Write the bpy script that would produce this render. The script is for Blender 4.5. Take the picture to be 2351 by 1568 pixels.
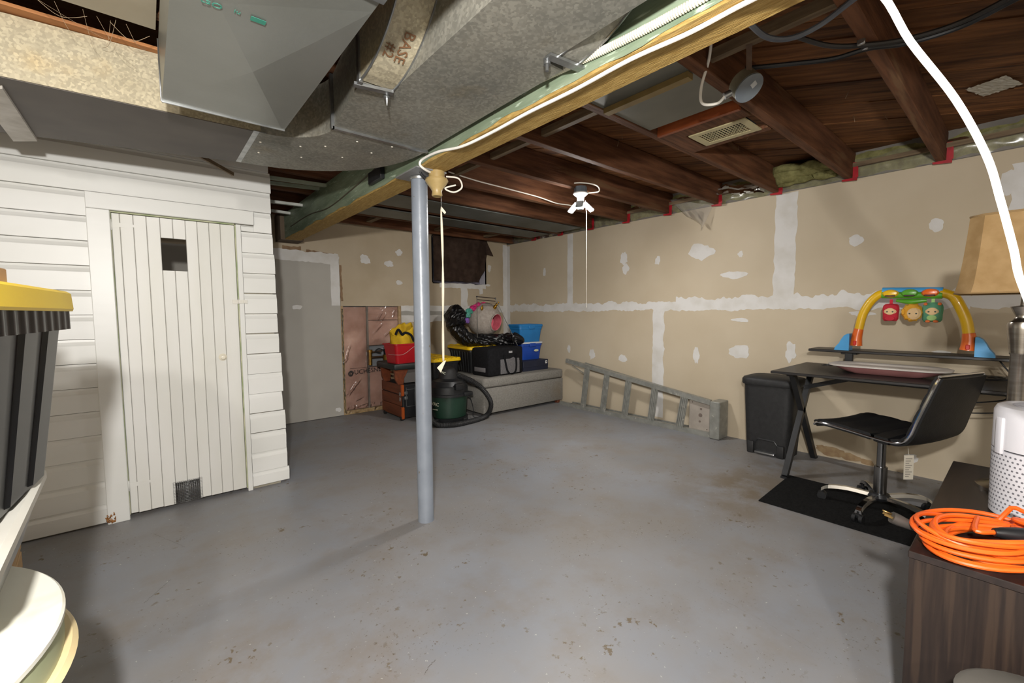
import bpy, bmesh, math, random
from mathutils import Vector, Matrix, noise

random.seed(7)
for o in list(bpy.data.objects):
    bpy.data.objects.remove(o)
SC = bpy.context.scene
COL = SC.collection

# ------------------------------------------------------------------ camera
FPX = 996.4                      # focal length in pixels of a 2351 px wide frame
YAW, PITCH, ROLL = math.radians(40.01), math.radians(3.93), math.radians(-0.357)
EYE = Vector((0, 0, 1.17))
_f = Vector((math.sin(YAW) * math.cos(PITCH), math.cos(YAW) * math.cos(PITCH), -math.sin(PITCH)))
_r = Vector((math.cos(YAW), -math.sin(YAW), 0))
_u = _r.cross(_f)
CR = math.cos(ROLL) * _r + math.sin(ROLL) * _u
CU = -math.sin(ROLL) * _r + math.cos(ROLL) * _u
CF = _f
cam = bpy.data.cameras.new('camera')
cam.sensor_width = 36
cam.lens = FPX / 2351 * 36
cam.clip_start = 0.02
camo = bpy.data.objects.new('camera', cam)
COL.objects.link(camo)
camo.matrix_world = Matrix(((CR.x, CU.x, -CF.x, EYE.x), (CR.y, CU.y, -CF.y, EYE.y), (CR.z, CU.z, -CF.z, EYE.z), (0, 0, 0, 1)))
SC.camera = camo

# ------------------------------------------------------------------ world, light, exposure
w = bpy.data.worlds.new('world')
SC.world = w
w.use_nodes = True
w.node_tree.nodes['Background'].inputs[0].default_value = (0.9, 0.95, 1, 1)
w.node_tree.nodes['Background'].inputs[1].default_value = 0.05
SC.view_settings.view_transform = 'Standard'
SC.view_settings.look = 'None'
SC.view_settings.gamma = 1
SC.view_settings.use_curve_mapping = False
SC.view_settings.exposure = 0.0

def lamp(name, loc, watts, radius, color):
    l = bpy.data.lights.new(name, 'POINT')
    l.energy = watts
    l.shadow_soft_size = radius
    l.color = color
    o = bpy.data.objects.new(name, l)
    COL.objects.link(o)
    o.location = loc
    return o

lamp('photographers_lamp', (-0.16, -0.15, 1.58), 275, 0.04, (1.0, 0.98, 0.95))      # hand lamp held up beside the camera
MAIN = Vector((-0.85, -1.1, 2.0))             # bare LED bulb on the ceiling behind the camera
lamp('ceiling_bulb_light', MAIN, 120, 0.06, (1.0, 0.96, 0.90))
LED_POS = Vector((2.69, 2.345, 2.0))
LED_STRENGTH = 800

# ------------------------------------------------------------------ helpers
def lin(h):
    h = h.lstrip('#')
    v = [int(h[i:i + 2], 16) / 255 for i in (0, 2, 4)]
    return tuple(x / 12.92 if x <= 0.04045 else ((x + 0.055) / 1.055) ** 2.4 for x in v) + (1,)

def ray(x, y):
    return CF + CR * ((x - 1175.5) / FPX) - CU * ((y - 784) / FPX)
def pz(x, y, z=0.0):             # where a sight line meets a level plane of the room
    d = ray(x, y); return EYE + d * ((z - EYE.z) / d.z)
def pX(x, y, X):                 # ... a plane parallel to the right wall
    d = ray(x, y); return EYE + d * (X / d.x)
def pY(x, y, Y):                 # ... a plane parallel to the back wall
    d = ray(x, y); return EYE + d * (Y / d.y)

MX = {}
def thing(name, label, cat, loc=(0, 0, 0), rz=0.0, group=None, rot=None):
    o = bpy.data.objects.new(name, None)
    COL.objects.link(o)
    o.empty_display_size = 0.05
    o.location = loc
    o.rotation_euler = rot if rot else (0, 0, rz)
    MX[o] = Matrix.Translation(Vector(loc)) @ (o.rotation_euler.to_matrix().to_4x4())
    o['label'] = label
    o['category'] = cat
    if group:
        o['group'] = group
    return o
def tag(o, label, cat, group=None):
    o['label'] = label; o['category'] = cat
    if group: o['group'] = group
    return o
def struct(o):
    o['kind'] = 'structure'
    return o

class MB:
    """collects shapes, builds them as one mesh object"""
    def __init__(s):
        s.v, s.f, s.sm, s.mi = [], [], [], []
        s.cur = 0
    def add(s, vs, fs, smooth=False):
        n = len(s.v)
        s.v += [Vector(p) for p in vs]
        s.f += [tuple(i + n for i in f) for f in fs]
        s.sm += [smooth] * len(fs)
        s.mi += [s.cur] * len(fs)
        return s
    def box(s, a, b, m=None):
        x0, x1 = sorted((a[0], b[0])); y0, y1 = sorted((a[1], b[1])); z0, z1 = sorted((a[2], b[2]))
        vs = [Vector(p) for p in ((x0, y0, z0), (x1, y0, z0), (x1, y1, z0), (x0, y1, z0), (x0, y0, z1), (x1, y0, z1), (x1, y1, z1), (x0, y1, z1))]
        if m: vs = [m @ p for p in vs]
        return s.add(vs, [(0, 3, 2, 1), (4, 5, 6, 7), (0, 1, 5, 4), (1, 2, 6, 5), (2, 3, 7, 6), (3, 0, 4, 7)])
    def rbox(s, a, b, r=0.01, seg=2, m=None, smooth=True):
        bm = bmesh.new()
        bmesh.ops.create_cube(bm, size=1)
        sx, sy, sz = (abs(b[i] - a[i]) for i in range(3))
        c = Vector([(a[i] + b[i]) / 2 for i in range(3)])
        for v in bm.verts:
            v.co = Vector((v.co.x * sx, v.co.y * sy, v.co.z * sz)) + c
        r = min(r, 0.49 * min(sx, sy, sz))
        bmesh.ops.bevel(bm, geom=bm.edges[:], offset=r, segments=seg, affect='EDGES', profile=0.5)
        s.addbm(bm, m, smooth)
        return s
    def addbm(s, bm, m=None, smooth=True):
        bm.verts.index_update()
        vs = [(m @ v.co) if m else v.co.copy() for v in bm.verts]
        fs = [tuple(v.index for v in f.verts) for f in bm.faces]
        bm.free()
        return s.add(vs, fs, smooth)
    def bar(s, p0, p1, w, h, up=(0, 0, 1)):
        p0, p1 = Vector(p0), Vector(p1)
        d = (p1 - p0).normalized()
        u = Vector(up)
        sd = d.cross(u)
        if sd.length < 1e-4: sd = d.cross(Vector((1, 0, 0)))
        sd.normalize(); u = sd.cross(d)
        a, b = sd * w / 2, u * h / 2
        vs = [p0 - a - b, p0 + a - b, p0 + a + b, p0 - a + b, p1 - a - b, p1 + a - b, p1 + a + b, p1 - a + b]
        return s.add(vs, [(3, 2, 1, 0), (4, 5, 6, 7), (0, 1, 5, 4), (1, 2, 6, 5), (2, 3, 7, 6), (3, 0, 4, 7)])
    def tube(s, pts, r, n=8, cap=True, smooth=True):
        pts = [Vector(p) for p in pts]
        rs = r if isinstance(r, (list, tuple)) else [r] * len(pts)
        rings, u = [], None
        for i, p in enumerate(pts):
            d = (pts[min(i + 1, len(pts) - 1)] - pts[max(i - 1, 0)]).normalized()
            if u is None:
                u = d.cross(Vector((0, 0, 1)))
                if u.length < 0.05: u = d.cross(Vector((1, 0, 0)))
            u = (u - d * u.dot(d)).normalized()
            w2 = d.cross(u)
            rings.append([p + (u * math.cos(2 * math.pi * k / n) + w2 * math.sin(2 * math.pi * k / n)) * rs[i] for k in range(n)])
        return s.loft(rings, cap, smooth)
    def loft(s, rings, cap=True, smooth=True, closed=True):
        n = len(rings[0])
        vs = [p for r in rings for p in r]
        fs = []
        kk = n if closed else n - 1
        for i in range(len(rings) - 1):
            for k in range(kk):
                a, b = i * n + k, i * n + (k + 1) % n
                fs.append((a, b, b + n, a + n))
        s.add(vs, fs, smooth)
        if cap and closed:
            s.add(rings[0], [tuple(reversed(range(n)))])
            s.add(rings[-1], [tuple(range(n))])
        return s
    def cyl(s, p0, p1, r0, r1=None, n=20, cap=True, smooth=True):
        return s.tube([p0, p1], [r0, r0 if r1 is None else r1], n, cap, smooth)
    def lathe(s, prof, n=32, m=None, sq=None, cap=True, smooth=True):
        rings = []
        for r, z in prof:
            ring = []
            for k in range(n):
                a = 2 * math.pi * k / n
                p = Vector((r * math.cos(a), r * math.sin(a), z))
                ring.append((m @ p) if m else p)
            rings.append(ring)
        return s.loft(rings, cap, smooth)
    def prism(s, poly, ext, smooth=False):
        n = len(poly); e = Vector(ext)
        a = [Vector(p) for p in poly]; b = [p + e for p in a]
        s.add(a + b, [tuple(reversed(range(n))), tuple(range(n, 2 * n))])
        s.add(a + b, [(i, (i + 1) % n, (i + 1) % n + n, i + n) for i in range(n)], smooth)
        return s
    def grid(s, fn, nu, nv, smooth=True):
        vs = [Vector(fn(i / nu, j / nv)) for i in range(nu + 1) for j in range(nv + 1)]
        fs = [(i * (nv + 1) + j, (i + 1) * (nv + 1) + j, (i + 1) * (nv + 1) + j + 1, i * (nv + 1) + j + 1) for i in range(nu) for j in range(nv)]
        return s.add(vs, fs, smooth)
    def build(s, name, mats, parent=None, local=False, solid=0):
        me = bpy.data.meshes.new(name)
        vs = s.v
        m = MX[parent] if parent else Matrix()
        if parent and not local:
            inv = m.inverted()
            vs = [inv @ p for p in vs]
        me.from_pydata(vs, [], s.f)
        bm = bmesh.new(); bm.from_mesh(me)
        for f, sm, mi in zip(bm.faces, s.sm, s.mi):
            f.smooth = sm; f.material_index = mi
        bmesh.ops.remove_doubles(bm, verts=bm.verts, dist=1e-6)
        bmesh.ops.recalc_face_normals(bm, faces=bm.faces)
        for e in bm.edges:
            if len(e.link_faces) == 2 and e.calc_face_angle(0) > 0.7: e.smooth = False
        bm.to_mesh(me); bm.free()
        if not isinstance(mats, (list, tuple)): mats = [mats]
        for q in mats: me.materials.append(q)
        o = bpy.data.objects.new(name, me)
        COL.objects.link(o)
        if parent: o.parent = parent
        MX[o] = m.copy()
        if solid:
            md = o.modifiers.new('solid', 'SOLIDIFY'); md.thickness = solid; md.offset = 0
        return o

def spline(pts, n=8):
    pts = [Vector(p) for p in pts]
    out = []
    for i in range(len(pts) - 1):
        p0, p1, p2, p3 = pts[max(i - 1, 0)], pts[i], pts[i + 1], pts[min(i + 2, len(pts) - 1)]
        for k in range(n):
            t = k / n
            out.append(0.5 * ((2 * p1) + (p2 - p0) * t + (2 * p0 - 5 * p1 + 4 * p2 - p3) * t * t + (3 * p1 - p0 - 3 * p2 + p3) * t ** 3))
    out.append(pts[-1])
    return out
def nz(x, y=0.0, z=0.0):
    return noise.noise(Vector((x, y, z)))
def text_part(name, body, size, m, matl, parent, ext=0.0004, sx=1.0):
    cu = bpy.data.curves.new(name, 'FONT')
    cu.body = body; cu.size = size; cu.extrude = ext; cu.align_x = 'CENTER'; cu.align_y = 'CENTER'
    cu.resolution_u = 2
    t = bpy.data.objects.new(name, cu)
    COL.objects.link(t)
    me = bpy.data.meshes.new_from_object(t.evaluated_get(bpy.context.evaluated_depsgraph_get()))
    bpy.data.objects.remove(t)
    me.transform(Matrix.Diagonal((sx, 1, 1, 1)))
    me.transform(m)
    if parent: me.transform(MX[parent].inverted())
    me.materials.clear(); me.materials.append(matl)
    o = bpy.data.objects.new(name, me)
    COL.objects.link(o)
    if parent: o.parent = parent
    MX[o] = MX[parent].copy() if parent else Matrix()
    return o
def frame_m(o, x, y):            # matrix with local x, y along given directions
    x = Vector(x).normalized(); y = Vector(y); y = (y - x * y.dot(x)).normalized(); z = x.cross(y)
    return Matrix(((x.x, y.x, z.x, o[0]), (x.y, y.y, z.y, o[1]), (x.z, y.z, z.z, o[2]), (0, 0, 0, 1)))

# ------------------------------------------------------------------ materials
def mat(name, c1, c2=None, scale=6, rough=0.6, metal=0.0, bump=0.0, bscale=40, stretch=(1, 1, 1), lo=0.35, hi=0.65, detail=4, rvar=0.0, spec=0.5, coat=0.0, c3=None, s3=20, lo3=0.6, hi3=0.66):
    m = bpy.data.materials.new(name)
    m.use_nodes = True
    nt = m.node_tree; N = nt.nodes; L = nt.links
    b = N['Principled BSDF']
    b.inputs['Roughness'].default_value = rough
    b.inputs['Metallic'].default_value = metal
    b.inputs['Specular IOR Level'].default_value = spec
    b.inputs['Coat Weight'].default_value = coat
    c1 = lin(c1) if isinstance(c1, str) else c1
    b.inputs['Base Color'].default_value = c1
    tc = N.new('ShaderNodeTexCoord'); mp = N.new('ShaderNodeMapping')
    L.new(tc.outputs['Object'], mp.inputs[0])
    mp.inputs['Scale'].default_value = stretch
    def nse(sc, det=detail):
        t = N.new('ShaderNodeTexNoise'); t.inputs['Scale'].default_value = sc; t.inputs['Detail'].default_value = det
        L.new(mp.outputs[0], t.inputs['Vector']); return t
    def ramp(src, a, bb):
        r = N.new('ShaderNodeMapRange'); r.inputs['From Min'].default_value = a; r.inputs['From Max'].default_value = bb
        L.new(src, r.inputs['Value']); return r.outputs[0]
    col = None
    if c2 is not None:
        c2 = lin(c2) if isinstance(c2, str) else c2
        t = nse(scale)
        mx = N.new('ShaderNodeMix'); mx.data_type = 'RGBA'
        mx.inputs['A'].default_value = c1; mx.inputs['B'].default_value = c2
        L.new(ramp(t.outputs['Fac'], lo, hi), mx.inputs['Factor'])
        col = mx.outputs['Result']
        if rvar:
            mr = N.new('ShaderNodeMapRange'); mr.inputs['To Min'].default_value = rough - rvar; mr.inputs['To Max'].default_value = rough + rvar
            mr.inputs['From Min'].default_value = 0.35; mr.inputs['From Max'].default_value = 0.65
            L.new(t.outputs['Fac'], mr.inputs['Value']); L.new(mr.outputs[0], b.inputs['Roughness'])
    if c3 is not None:
        t3 = nse(s3, 5)
        mx3 = N.new('ShaderNodeMix'); mx3.data_type = 'RGBA'
        if col: L.new(col, mx3.inputs['A'])
        else: mx3.inputs['A'].default_value = c1
        mx3.inputs['B'].default_value = lin(c3)
        L.new(ramp(t3.outputs['Fac'], lo3, hi3), mx3.inputs['Factor'])
        col = mx3.outputs['Result']
    if col: L.new(col, b.inputs['Base Color'])
    if bump:
        t2 = nse(bscale)
        bp = N.new('ShaderNodeBump'); bp.inputs['Strength'].default_value = bump; bp.inputs['Distance'].default_value = 0.01
        L.new(t2.outputs['Fac'], bp.inputs['Height']); L.new(bp.outputs[0], b.inputs['Normal'])
    return m
def galv(name, c1, c2, scale=60, rough=0.42, metal=0.75, rust=None):
    m = mat(name, c1, c2, scale=3, rough=rough, metal=metal, rvar=0.08, c3=rust, s3=4, lo3=0.58, hi3=0.75)
    nt = m.node_tree; N = nt.nodes; L = nt.links; b = N['Principled BSDF']
    src = b.inputs['Base Color'].links[0].from_socket
    v = N.new('ShaderNodeTexVoronoi'); v.inputs['Scale'].default_value = scale
    mp = [n for n in N if n.type == 'MAPPING'][0]
    L.new(mp.outputs[0], v.inputs['Vector'])
    bw = N.new('ShaderNodeRGBToBW'); L.new(v.outputs['Color'], bw.inputs[0])
    mr = N.new('ShaderNodeMapRange'); mr.inputs['From Min'].default_value = 0.3; mr.inputs['From Max'].default_value = 0.9
    mr.inputs['To Min'].default_value = 0.85; mr.inputs['To Max'].default_value = 1.25
    L.new(bw.outputs[0], mr.inputs['Value'])
    mx = N.new('ShaderNodeMix'); mx.data_type = 'RGBA'; mx.blend_type = 'MULTIPLY'; mx.inputs['Factor'].default_value = 1
    L.new(src, mx.inputs['A']); L.new(mr.outputs[0], mx.inputs['B'])
    L.new(mx.outputs['Result'], b.inputs['Base Color'])
    return m
def emis(name, color, s):
    m = bpy.data.materials.new(name); m.use_nodes = True
    b = m.node_tree.nodes['Principled BSDF']
    b.inputs['Base Color'].default_value = (1, 1, 1, 1)
    b.inputs['Emission Color'].default_value = color; b.inputs['Emission Strength'].default_value = s
    return m
def film(name, tint, opacity=0.18, rough=0.12):
    m = bpy.data.materials.new(name); m.use_nodes = True
    nt = m.node_tree; N = nt.nodes; L = nt.links
    N.remove(N['Principled BSDF'])
    df = N.new('ShaderNodeBsdfDiffuse'); df.inputs[0].default_value = lin(tint)
    gl = N.new('ShaderNodeBsdfGlossy'); gl.inputs['Roughness'].default_value = rough
    tr = N.new('ShaderNodeBsdfTransparent'); fr = N.new('ShaderNodeFresnel'); fr.inputs[0].default_value = 1.5
    m1 = N.new('ShaderNodeMixShader'); m2 = N.new('ShaderNodeMixShader')
    m1.inputs[0].default_value = opacity
    L.new(tr.outputs[0], m1.inputs[1]); L.new(df.outputs[0], m1.inputs[2])
    L.new(fr.outputs[0], m2.inputs[0]); L.new(m1.outputs[0], m2.inputs[1]); L.new(gl.outputs[0], m2.inputs[2])
    L.new(m2.outputs[0], N['Material Output'].inputs[0])
    return m

def floor_mat():
    m = mat('painted concrete', '#7f8288', '#8a8c91', scale=1.3, rough=0.5, rvar=0.07, bump=0.06, bscale=9, spec=0.4)
    nt = m.node_tree; N = nt.nodes; L = nt.links; b = N['Principled BSDF']
    mp = [n for n in N if n.type == 'MAPPING'][0]
    col = b.inputs['Base Color'].links[0].from_socket
    def nse(sc, det=6):
        t = N.new('ShaderNodeTexNoise'); t.inputs['Scale'].default_value = sc; t.inputs['Detail'].default_value = det; t.inputs['Roughness'].default_value = 0.65
        L.new(mp.outputs[0], t.inputs['Vector']); return t.outputs['Fac']
    def mr(src, a, c, d=0.0, e=1.0):
        r = N.new('ShaderNodeMapRange'); r.inputs[1].default_value = a; r.inputs[2].default_value = c; r.inputs[3].default_value = d; r.inputs[4].default_value = e
        L.new(src, r.inputs[0]); return r.outputs[0]
    def mul(a, c, op='MULTIPLY'):
        q = N.new('ShaderNodeMath'); q.operation = op; q.use_clamp = True
        L.new(a, q.inputs[0]); L.new(c, q.inputs[1]) if not isinstance(c, float) else setattr(q.inputs[1], 'default_value', c)
        return q.outputs[0]
    def mixc(fac, c):
        nonlocal col
        x = N.new('ShaderNodeMix'); x.data_type = 'RGBA'
        L.new(fac, x.inputs['Factor']); L.new(col, x.inputs['A']); x.inputs['B'].default_value = lin(c)
        col = x.outputs['Result']
    def spot(cx, cy, r0, r1, sy=1.0):
        s = N.new('ShaderNodeVectorMath'); s.operation = 'SUBTRACT'; s.inputs[1].default_value = (cx, cy, 0)
        L.new(mp.outputs[0], s.inputs[0])
        k = N.new('ShaderNodeVectorMath'); k.operation = 'MULTIPLY'; k.inputs[1].default_value = (1, sy, 1)
        L.new(s.outputs[0], k.inputs[0])
        d = N.new('ShaderNodeVectorMath'); d.operation = 'LENGTH'; L.new(k.outputs[0], d.inputs[0])
        return mr(d.outputs['Value'], r0, r1, 1.0, 0.0)
    # grime: broad brownish cast, strongest towards the camera
    mixc(mul(mr(nse(1.1), 0.38, 0.62), 0.55), '#857d72')
    mixc(mul(mr(nse(3.2), 0.48, 0.70), 0.5), '#7a7064')
    # worn brown stain between desk, mat and open floor
    st = mul(spot(2.95, 1.15, 0.12, 0.75, 1.5), mr(nse(4.5), 0.36, 0.56))
    mixc(mul(st, 0.85), '#6f6250')
    st2 = mul(spot(3.6, 1.0, 0.1, 0.55), mr(nse(6), 0.4, 0.6))
    mixc(mul(st2, 0.7), '#6a5f50')
    st3 = mul(spot(0.15, 1.3, 0.15, 0.6), mr(nse(5), 0.42, 0.62))
    mixc(mul(st3, 0.55), '#76654f')
    # paint chips
    mixc(mul(mr(nse(21), 0.605, 0.63), mr(nse(1.7), 0.52, 0.58)), '#665a49')
    mixc(mr(nse(55), 0.665, 0.69), '#b4b4b0')
    mixc(mul(mr(nse(70), 0.62, 0.64), mr(nse(2.3), 0.50, 0.58)), '#5f554a')
    L.new(col, b.inputs['Base Color'])
    return m

DRY = mat('drywall paper', '#c2b59f', '#b9ab94', scale=1.6, rough=0.85, spec=0.2)
DRY_B = mat('drywall paper back', '#b8aa94', '#ad9e86', scale=1.8, rough=0.85, spec=0.2)
DRYG = mat('primed drywall', '#aeaaa2', '#a7a39b', scale=2, rough=0.85, spec=0.2)
MUD = mat('joint compound', '#d3d1ce', '#c4c0b8', scale=7, rough=0.8, spec=0.2, lo=0.45, hi=0.8)
MUDG = mat('wet joint compound', '#9a9891', '#a3a099', scale=6, rough=0.8)
WHITE_P = mat('white enamel paint', '#d9d9d6', '#d0d0cb', scale=2.5, rough=0.36, spec=0.4, bump=0.05, bscale=25, stretch=(0.3, 1, 1))
WHITE_D = mat('white door paint', '#d9d8d4', '#cecdc4', scale=3, rough=0.45, spec=0.4, bump=0.06, bscale=25, stretch=(1, 1, 0.25))
WORN = mat('old green paint', '#8d9a72', '#b9b79c', scale=12, rough=0.7)
JOIST = mat('old joist wood', '#6e4830', '#4e301e', scale=9, rough=0.75, bump=0.25, bscale=30, stretch=(0.35, 5, 3), spec=0.25, c3='#6e5138', s3=3)
PLANK = mat('subfloor wood', '#7f5431', '#5d3a20', scale=7, rough=0.75, bump=0.3, bscale=24, stretch=(0.5, 5, 5), spec=0.25, c3='#472a17', s3=4, lo3=0.52, hi3=0.66)
LUMBER = mat('pale lumber', '#b69a6c', '#9c7f53', scale=8, rough=0.75, stretch=(4, 0.5, 4), bump=0.1)
OLDLUM = mat('weathered lath', '#7d6a50', '#5d4c38', scale=9, rough=0.8, stretch=(4, 0.5, 4), bump=0.1)
BEAMY = mat('beam yellow wood', '#b89a5c', '#9c7d42', scale=16, rough=0.75, stretch=(9, 1.2, 5), bump=0.5, bscale=34, spec=0.3)
BEAMG = mat('beam green paint', '#66755f', '#8b9780', scale=5, rough=0.55, stretch=(3, 0.5, 3), bump=0.25, bscale=22, c3='#a8b5a2', s3=26, lo3=0.62, hi3=0.7)
POST = mat('post grey paint', '#848b95', '#7a818b', scale=8, rough=0.33, spec=0.6, bump=0.12, bscale=30, c3='#6f6b63', s3=26, lo3=0.68, hi3=0.70)
GALV = galv('old galvanized steel', '#8e8b80', '#77766e', scale=110, rough=0.5, metal=0.3, rust='#7a715e')
GALVB = galv('bright galvanized steel', '#a89f88', '#958b72', scale=130, rough=0.5, metal=0.25, rust='#a8936a')
GALVN = mat('new galvanized steel', '#8f918d', '#83857f', scale=2, rough=0.36, metal=0.55, bump=0.03, bscale=60)
STEEL = mat('zinc hardware', '#a9abab', '#8d8f90', scale=20, rough=0.35, metal=0.9)
PANM = mat('dark sheet metal', '#6c716e', '#585c58', scale=3, rough=0.45, metal=0.5)
WCABLE = mat('white cable', '#e9e5da', '#dcd6c8', scale=8, rough=0.5)
BCABLE = mat('black cable', '#1c1d1f', '#26272a', scale=9, rough=0.45)
GCABLE = mat('grey cable', '#6d737b', '#5b6068', scale=9, rough=0.4)
CORDW = mat('cord jacket', '#f4f1ea', '#ece8df', scale=8, rough=0.4)
INS_Y = mat('mineral wool', '#8d8a5c', '#6d6a44', scale=18, rough=0.95, bump=0.8, bscale=40, spec=0.05)
INS_P = mat('pink fibreglass', '#b08b7c', '#96705f', scale=5, rough=0.95, bump=0.6, bscale=18, spec=0.05, c3='#d3b1a0', s3=2.5, lo3=0.5, hi3=0.7)
FILM = film('vapour film', '#cfcac2', 0.06, 0.17)
FILM3 = film('drooping poly film', '#c9c3ba', 0.32, 0.15)
FILM2 = film('loose poly film', '#b9b2a8', 0.17, 0.2)
RED = mat('red sheathing tape', '#b01f2a', '#8c1620', scale=18, rough=0.35)
ORWOOD = mat('orange stained wood', '#a2542a', '#85401d', scale=9, rough=0.55, stretch=(3, 0.6, 3))
BLACKP = mat('black plastic', '#17181a', '#1f2022', scale=12, rough=0.42)
BLACKM = mat('black matte plastic', '#1b1b1c', '#232324', scale=30, rough=0.6, bump=0.1, bscale=150)
YELLOWP = mat('yellow plastic', '#edc413', '#e3b80e', scale=4, rough=0.42)
BLACKF = mat('black fabric', '#141416', '#1c1c1f', scale=40, rough=0.9, bump=0.3, bscale=160, spec=0.2)
DARK = mat('dark void', '#0b0a09', '#120f0d', scale=5, rough=0.9)
CHROME = mat('chrome', '#d5d6d8', '#c4c5c8', scale=3, rough=0.1, metal=1.0)
BLACKW = mat('black laminate', '#1d1b1b', '#282524', scale=12, rough=0.42, stretch=(6, 0.6, 6))
ESP = mat('espresso laminate', '#1d1512', '#271d18', scale=5, rough=0.5, stretch=(26, 26, 1.1), c3='#33271f', s3=2.2, lo3=0.5, hi3=0.62, spec=0.35)
ESPT = mat('espresso laminate top', '#1e1715', '#281e1b', scale=9, rough=0.33, stretch=(0.6, 6, 6), spec=0.5)
NICKEL = mat('brushed nickel', '#a39c92', '#8f887e', scale=14, rough=0.28, metal=1.0, stretch=(1, 1, 6))

def vary(m, amt):                # every piece of one material a little lighter or darker
    nt = m.node_tree; N = nt.nodes; L = nt.links; b = N['Principled BSDF']
    src = b.inputs['Base Color'].links[0].from_socket
    oi = N.new('ShaderNodeObjectInfo'); mr = N.new('ShaderNodeMapRange')
    mr.inputs[3].default_value = 1 - amt; mr.inputs[4].default_value = 1 + amt
    L.new(oi.outputs['Random'], mr.inputs[0])
    mx = N.new('ShaderNodeMix'); mx.data_type = 'RGBA'; mx.blend_type = 'MULTIPLY'; mx.inputs['Factor'].default_value = 1
    L.new(src, mx.inputs['A']); L.new(mr.outputs[0], mx.inputs['B']); L.new(mx.outputs['Result'], b.inputs['Base Color'])
def turn(m, deg):                # turn the grain of a material about the vertical
    nt = m.node_tree; N = nt.nodes; L = nt.links
    mp = [n for n in N if n.type == 'MAPPING'][0]; src = mp.inputs[0].links[0].from_socket
    q = N.new('ShaderNodeMapping'); q.inputs['Rotation'].default_value = (0, 0, math.radians(deg))
    L.new(src, q.inputs[0]); L.new(q.outputs[0], mp.inputs[0])
vary(PLANK, 0.25); vary(JOIST, 0.15); vary(WHITE_P, 0.03); vary(WHITE_D, 0.025)
DIAG = 38
turn(PLANK, -(90 + DIAG))

# ================================================================== the room shell
XR, YB, YW = 4.09, 4.98, 3.26           # right wall, back wall, white partition
XL, YF = -2.3, -2.7                     # walls out of view behind the camera
ZJ, ZS = 2.145, 2.335                   # underside of joists, underside of subfloor
floor = struct(MB().box((XL - .1, YF - .1, -0.1), (XR + .15, YB + .2, 0)).build('floor', floor_mat()))
tag(floor, 'grey painted concrete floor with worn brown stains and chips', 'floor')

wr = struct(MB().box((XR, YF, 0), (XR + 0.013, YB + .013, 2.14)).build('wall_right', DRY))
tag(wr, 'beige unpainted drywall wall with white taped joints behind the desk', 'wall')
struct(tag(MB().box((XR + 0.013, YF, 0), (XR + 0.15, YB + 0.2, 2.6)).build('wall_right_foundation', mat('concrete block', '#77726a', '#69645d', rough=.9)), 'grey foundation block behind the drywall', 'wall'))
IX0, IX1, IZ = 1.672, 2.40, 1.245       # uncovered insulated bay
WX0, WX1, WZ0, WZ1 = 2.85, 3.70, 1.555, 2.15
b = MB()
ZBT = 2.19
for (x0, x1, z0, z1) in ((IX1, XR, 0, IZ), (WX0, XR, IZ, WZ0), (IX0, WX0, IZ, ZBT), (WX0, XR, WZ1, ZBT), (WX1, XR, WZ0, WZ1), (XL, IX0, 1.70, ZBT)  ):
    b.box((x0, YB, z0), (x1, YB + 0.013, z1))
wb = struct(b.build('wall_back', DRY_B))
tag(wb, 'beige drywall back wall with patches, window and open insulated bay', 'wall')
MB().box((XL, YB - 0.004, 0.005), (IX0 - 0.004, YB + 0.009, 1.80)).build('drywall_panel', DRYG, wb)
struct(tag(MB().box((XL, YB + 0.16, -.1), (XR + .15, YB + 0.3, 2.6)).build('wall_back_foundation', mat('concrete block b', '#6b665f', '#5d5852', rough=.9)), 'grey foundation behind the back wall framing', 'wall'))
struct(tag(MB().box((XL - 0.1, YF, 0), (XL, YB, 2.5)).build('wall_side', mat('side wall paint', '#c9c2b4', '#beb7a8', scale=2, rough=.8)), 'plain cream wall beyond the stacked bins', 'wall'))
struct(tag(MB().box((XL, YF - 0.1, 0), (XR, YF, 2.5)).build('wall_front', mat('front wall paint', '#c9c2b4', '#beb7a8', scale=2, rough=.8)), 'plain cream wall facing the back wall', 'wall'))

# -- joint compound: thin raised smears on the drywall
SMC = [0]
def lift():
    SMC[0] += 1
    return 0.0009 + 0.00006 * SMC[0]
def smear(wall, P, N, U, V, pts, seed, th=0.0012, matl=MUD):
    th = lift()
    vs = [P + U * a + V * c for a, c in pts]
    n = len(vs)
    cen = sum(vs, Vector()) / n
    front = [p - N * 0.0 + N * th for p in vs]
    q = MB()
    # fan from a centre line keeps ragged outlines valid
    q.add([cen + N * th] + front + [p for p in vs], [(0, 1 + i, 1 + (i + 1) % n) for i in range(n)] + [(1 + i, 1 + n + i, 1 + n + (i + 1) % n, 1 + (i + 1) % n) for i in range(n)])
    return q.build('joint_compound', matl, wall)
def strip(wall, N, a, c, w0, w1, seed, rag=0.25, th=0.0012, matl=MUD, step=0.03):
    th = lift()
    a, c = Vector(a), Vector(c)
    d = (c - a); Ln = d.length; d.normalize(); sd = N.cross(d)
    k = max(4, int(Ln / step))
    t0, t1 = [], []
    for i in range(k + 1):
        t = i / k; p = a + d * Ln * t
        e0 = w0 * (1 + rag * (nz(t * Ln * 9, seed) + 0.6 * nz(t * Ln * 31, seed + 5)))
        e1 = w1 * (1 + rag * (nz(t * Ln * 9, seed + 11) + 0.6 * nz(t * Ln * 31, seed + 17)))
        t0.append(p - sd * e0); t1.append(p + sd * e1)
    q = MB(); f0 = [p + N * th for p in t0]; f1 = [p + N * th for p in t1]
    q.loft([t0, f0, f1, t1], cap=False, smooth=False, closed=False)
    return q.build('joint_compound', matl, wall)
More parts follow.
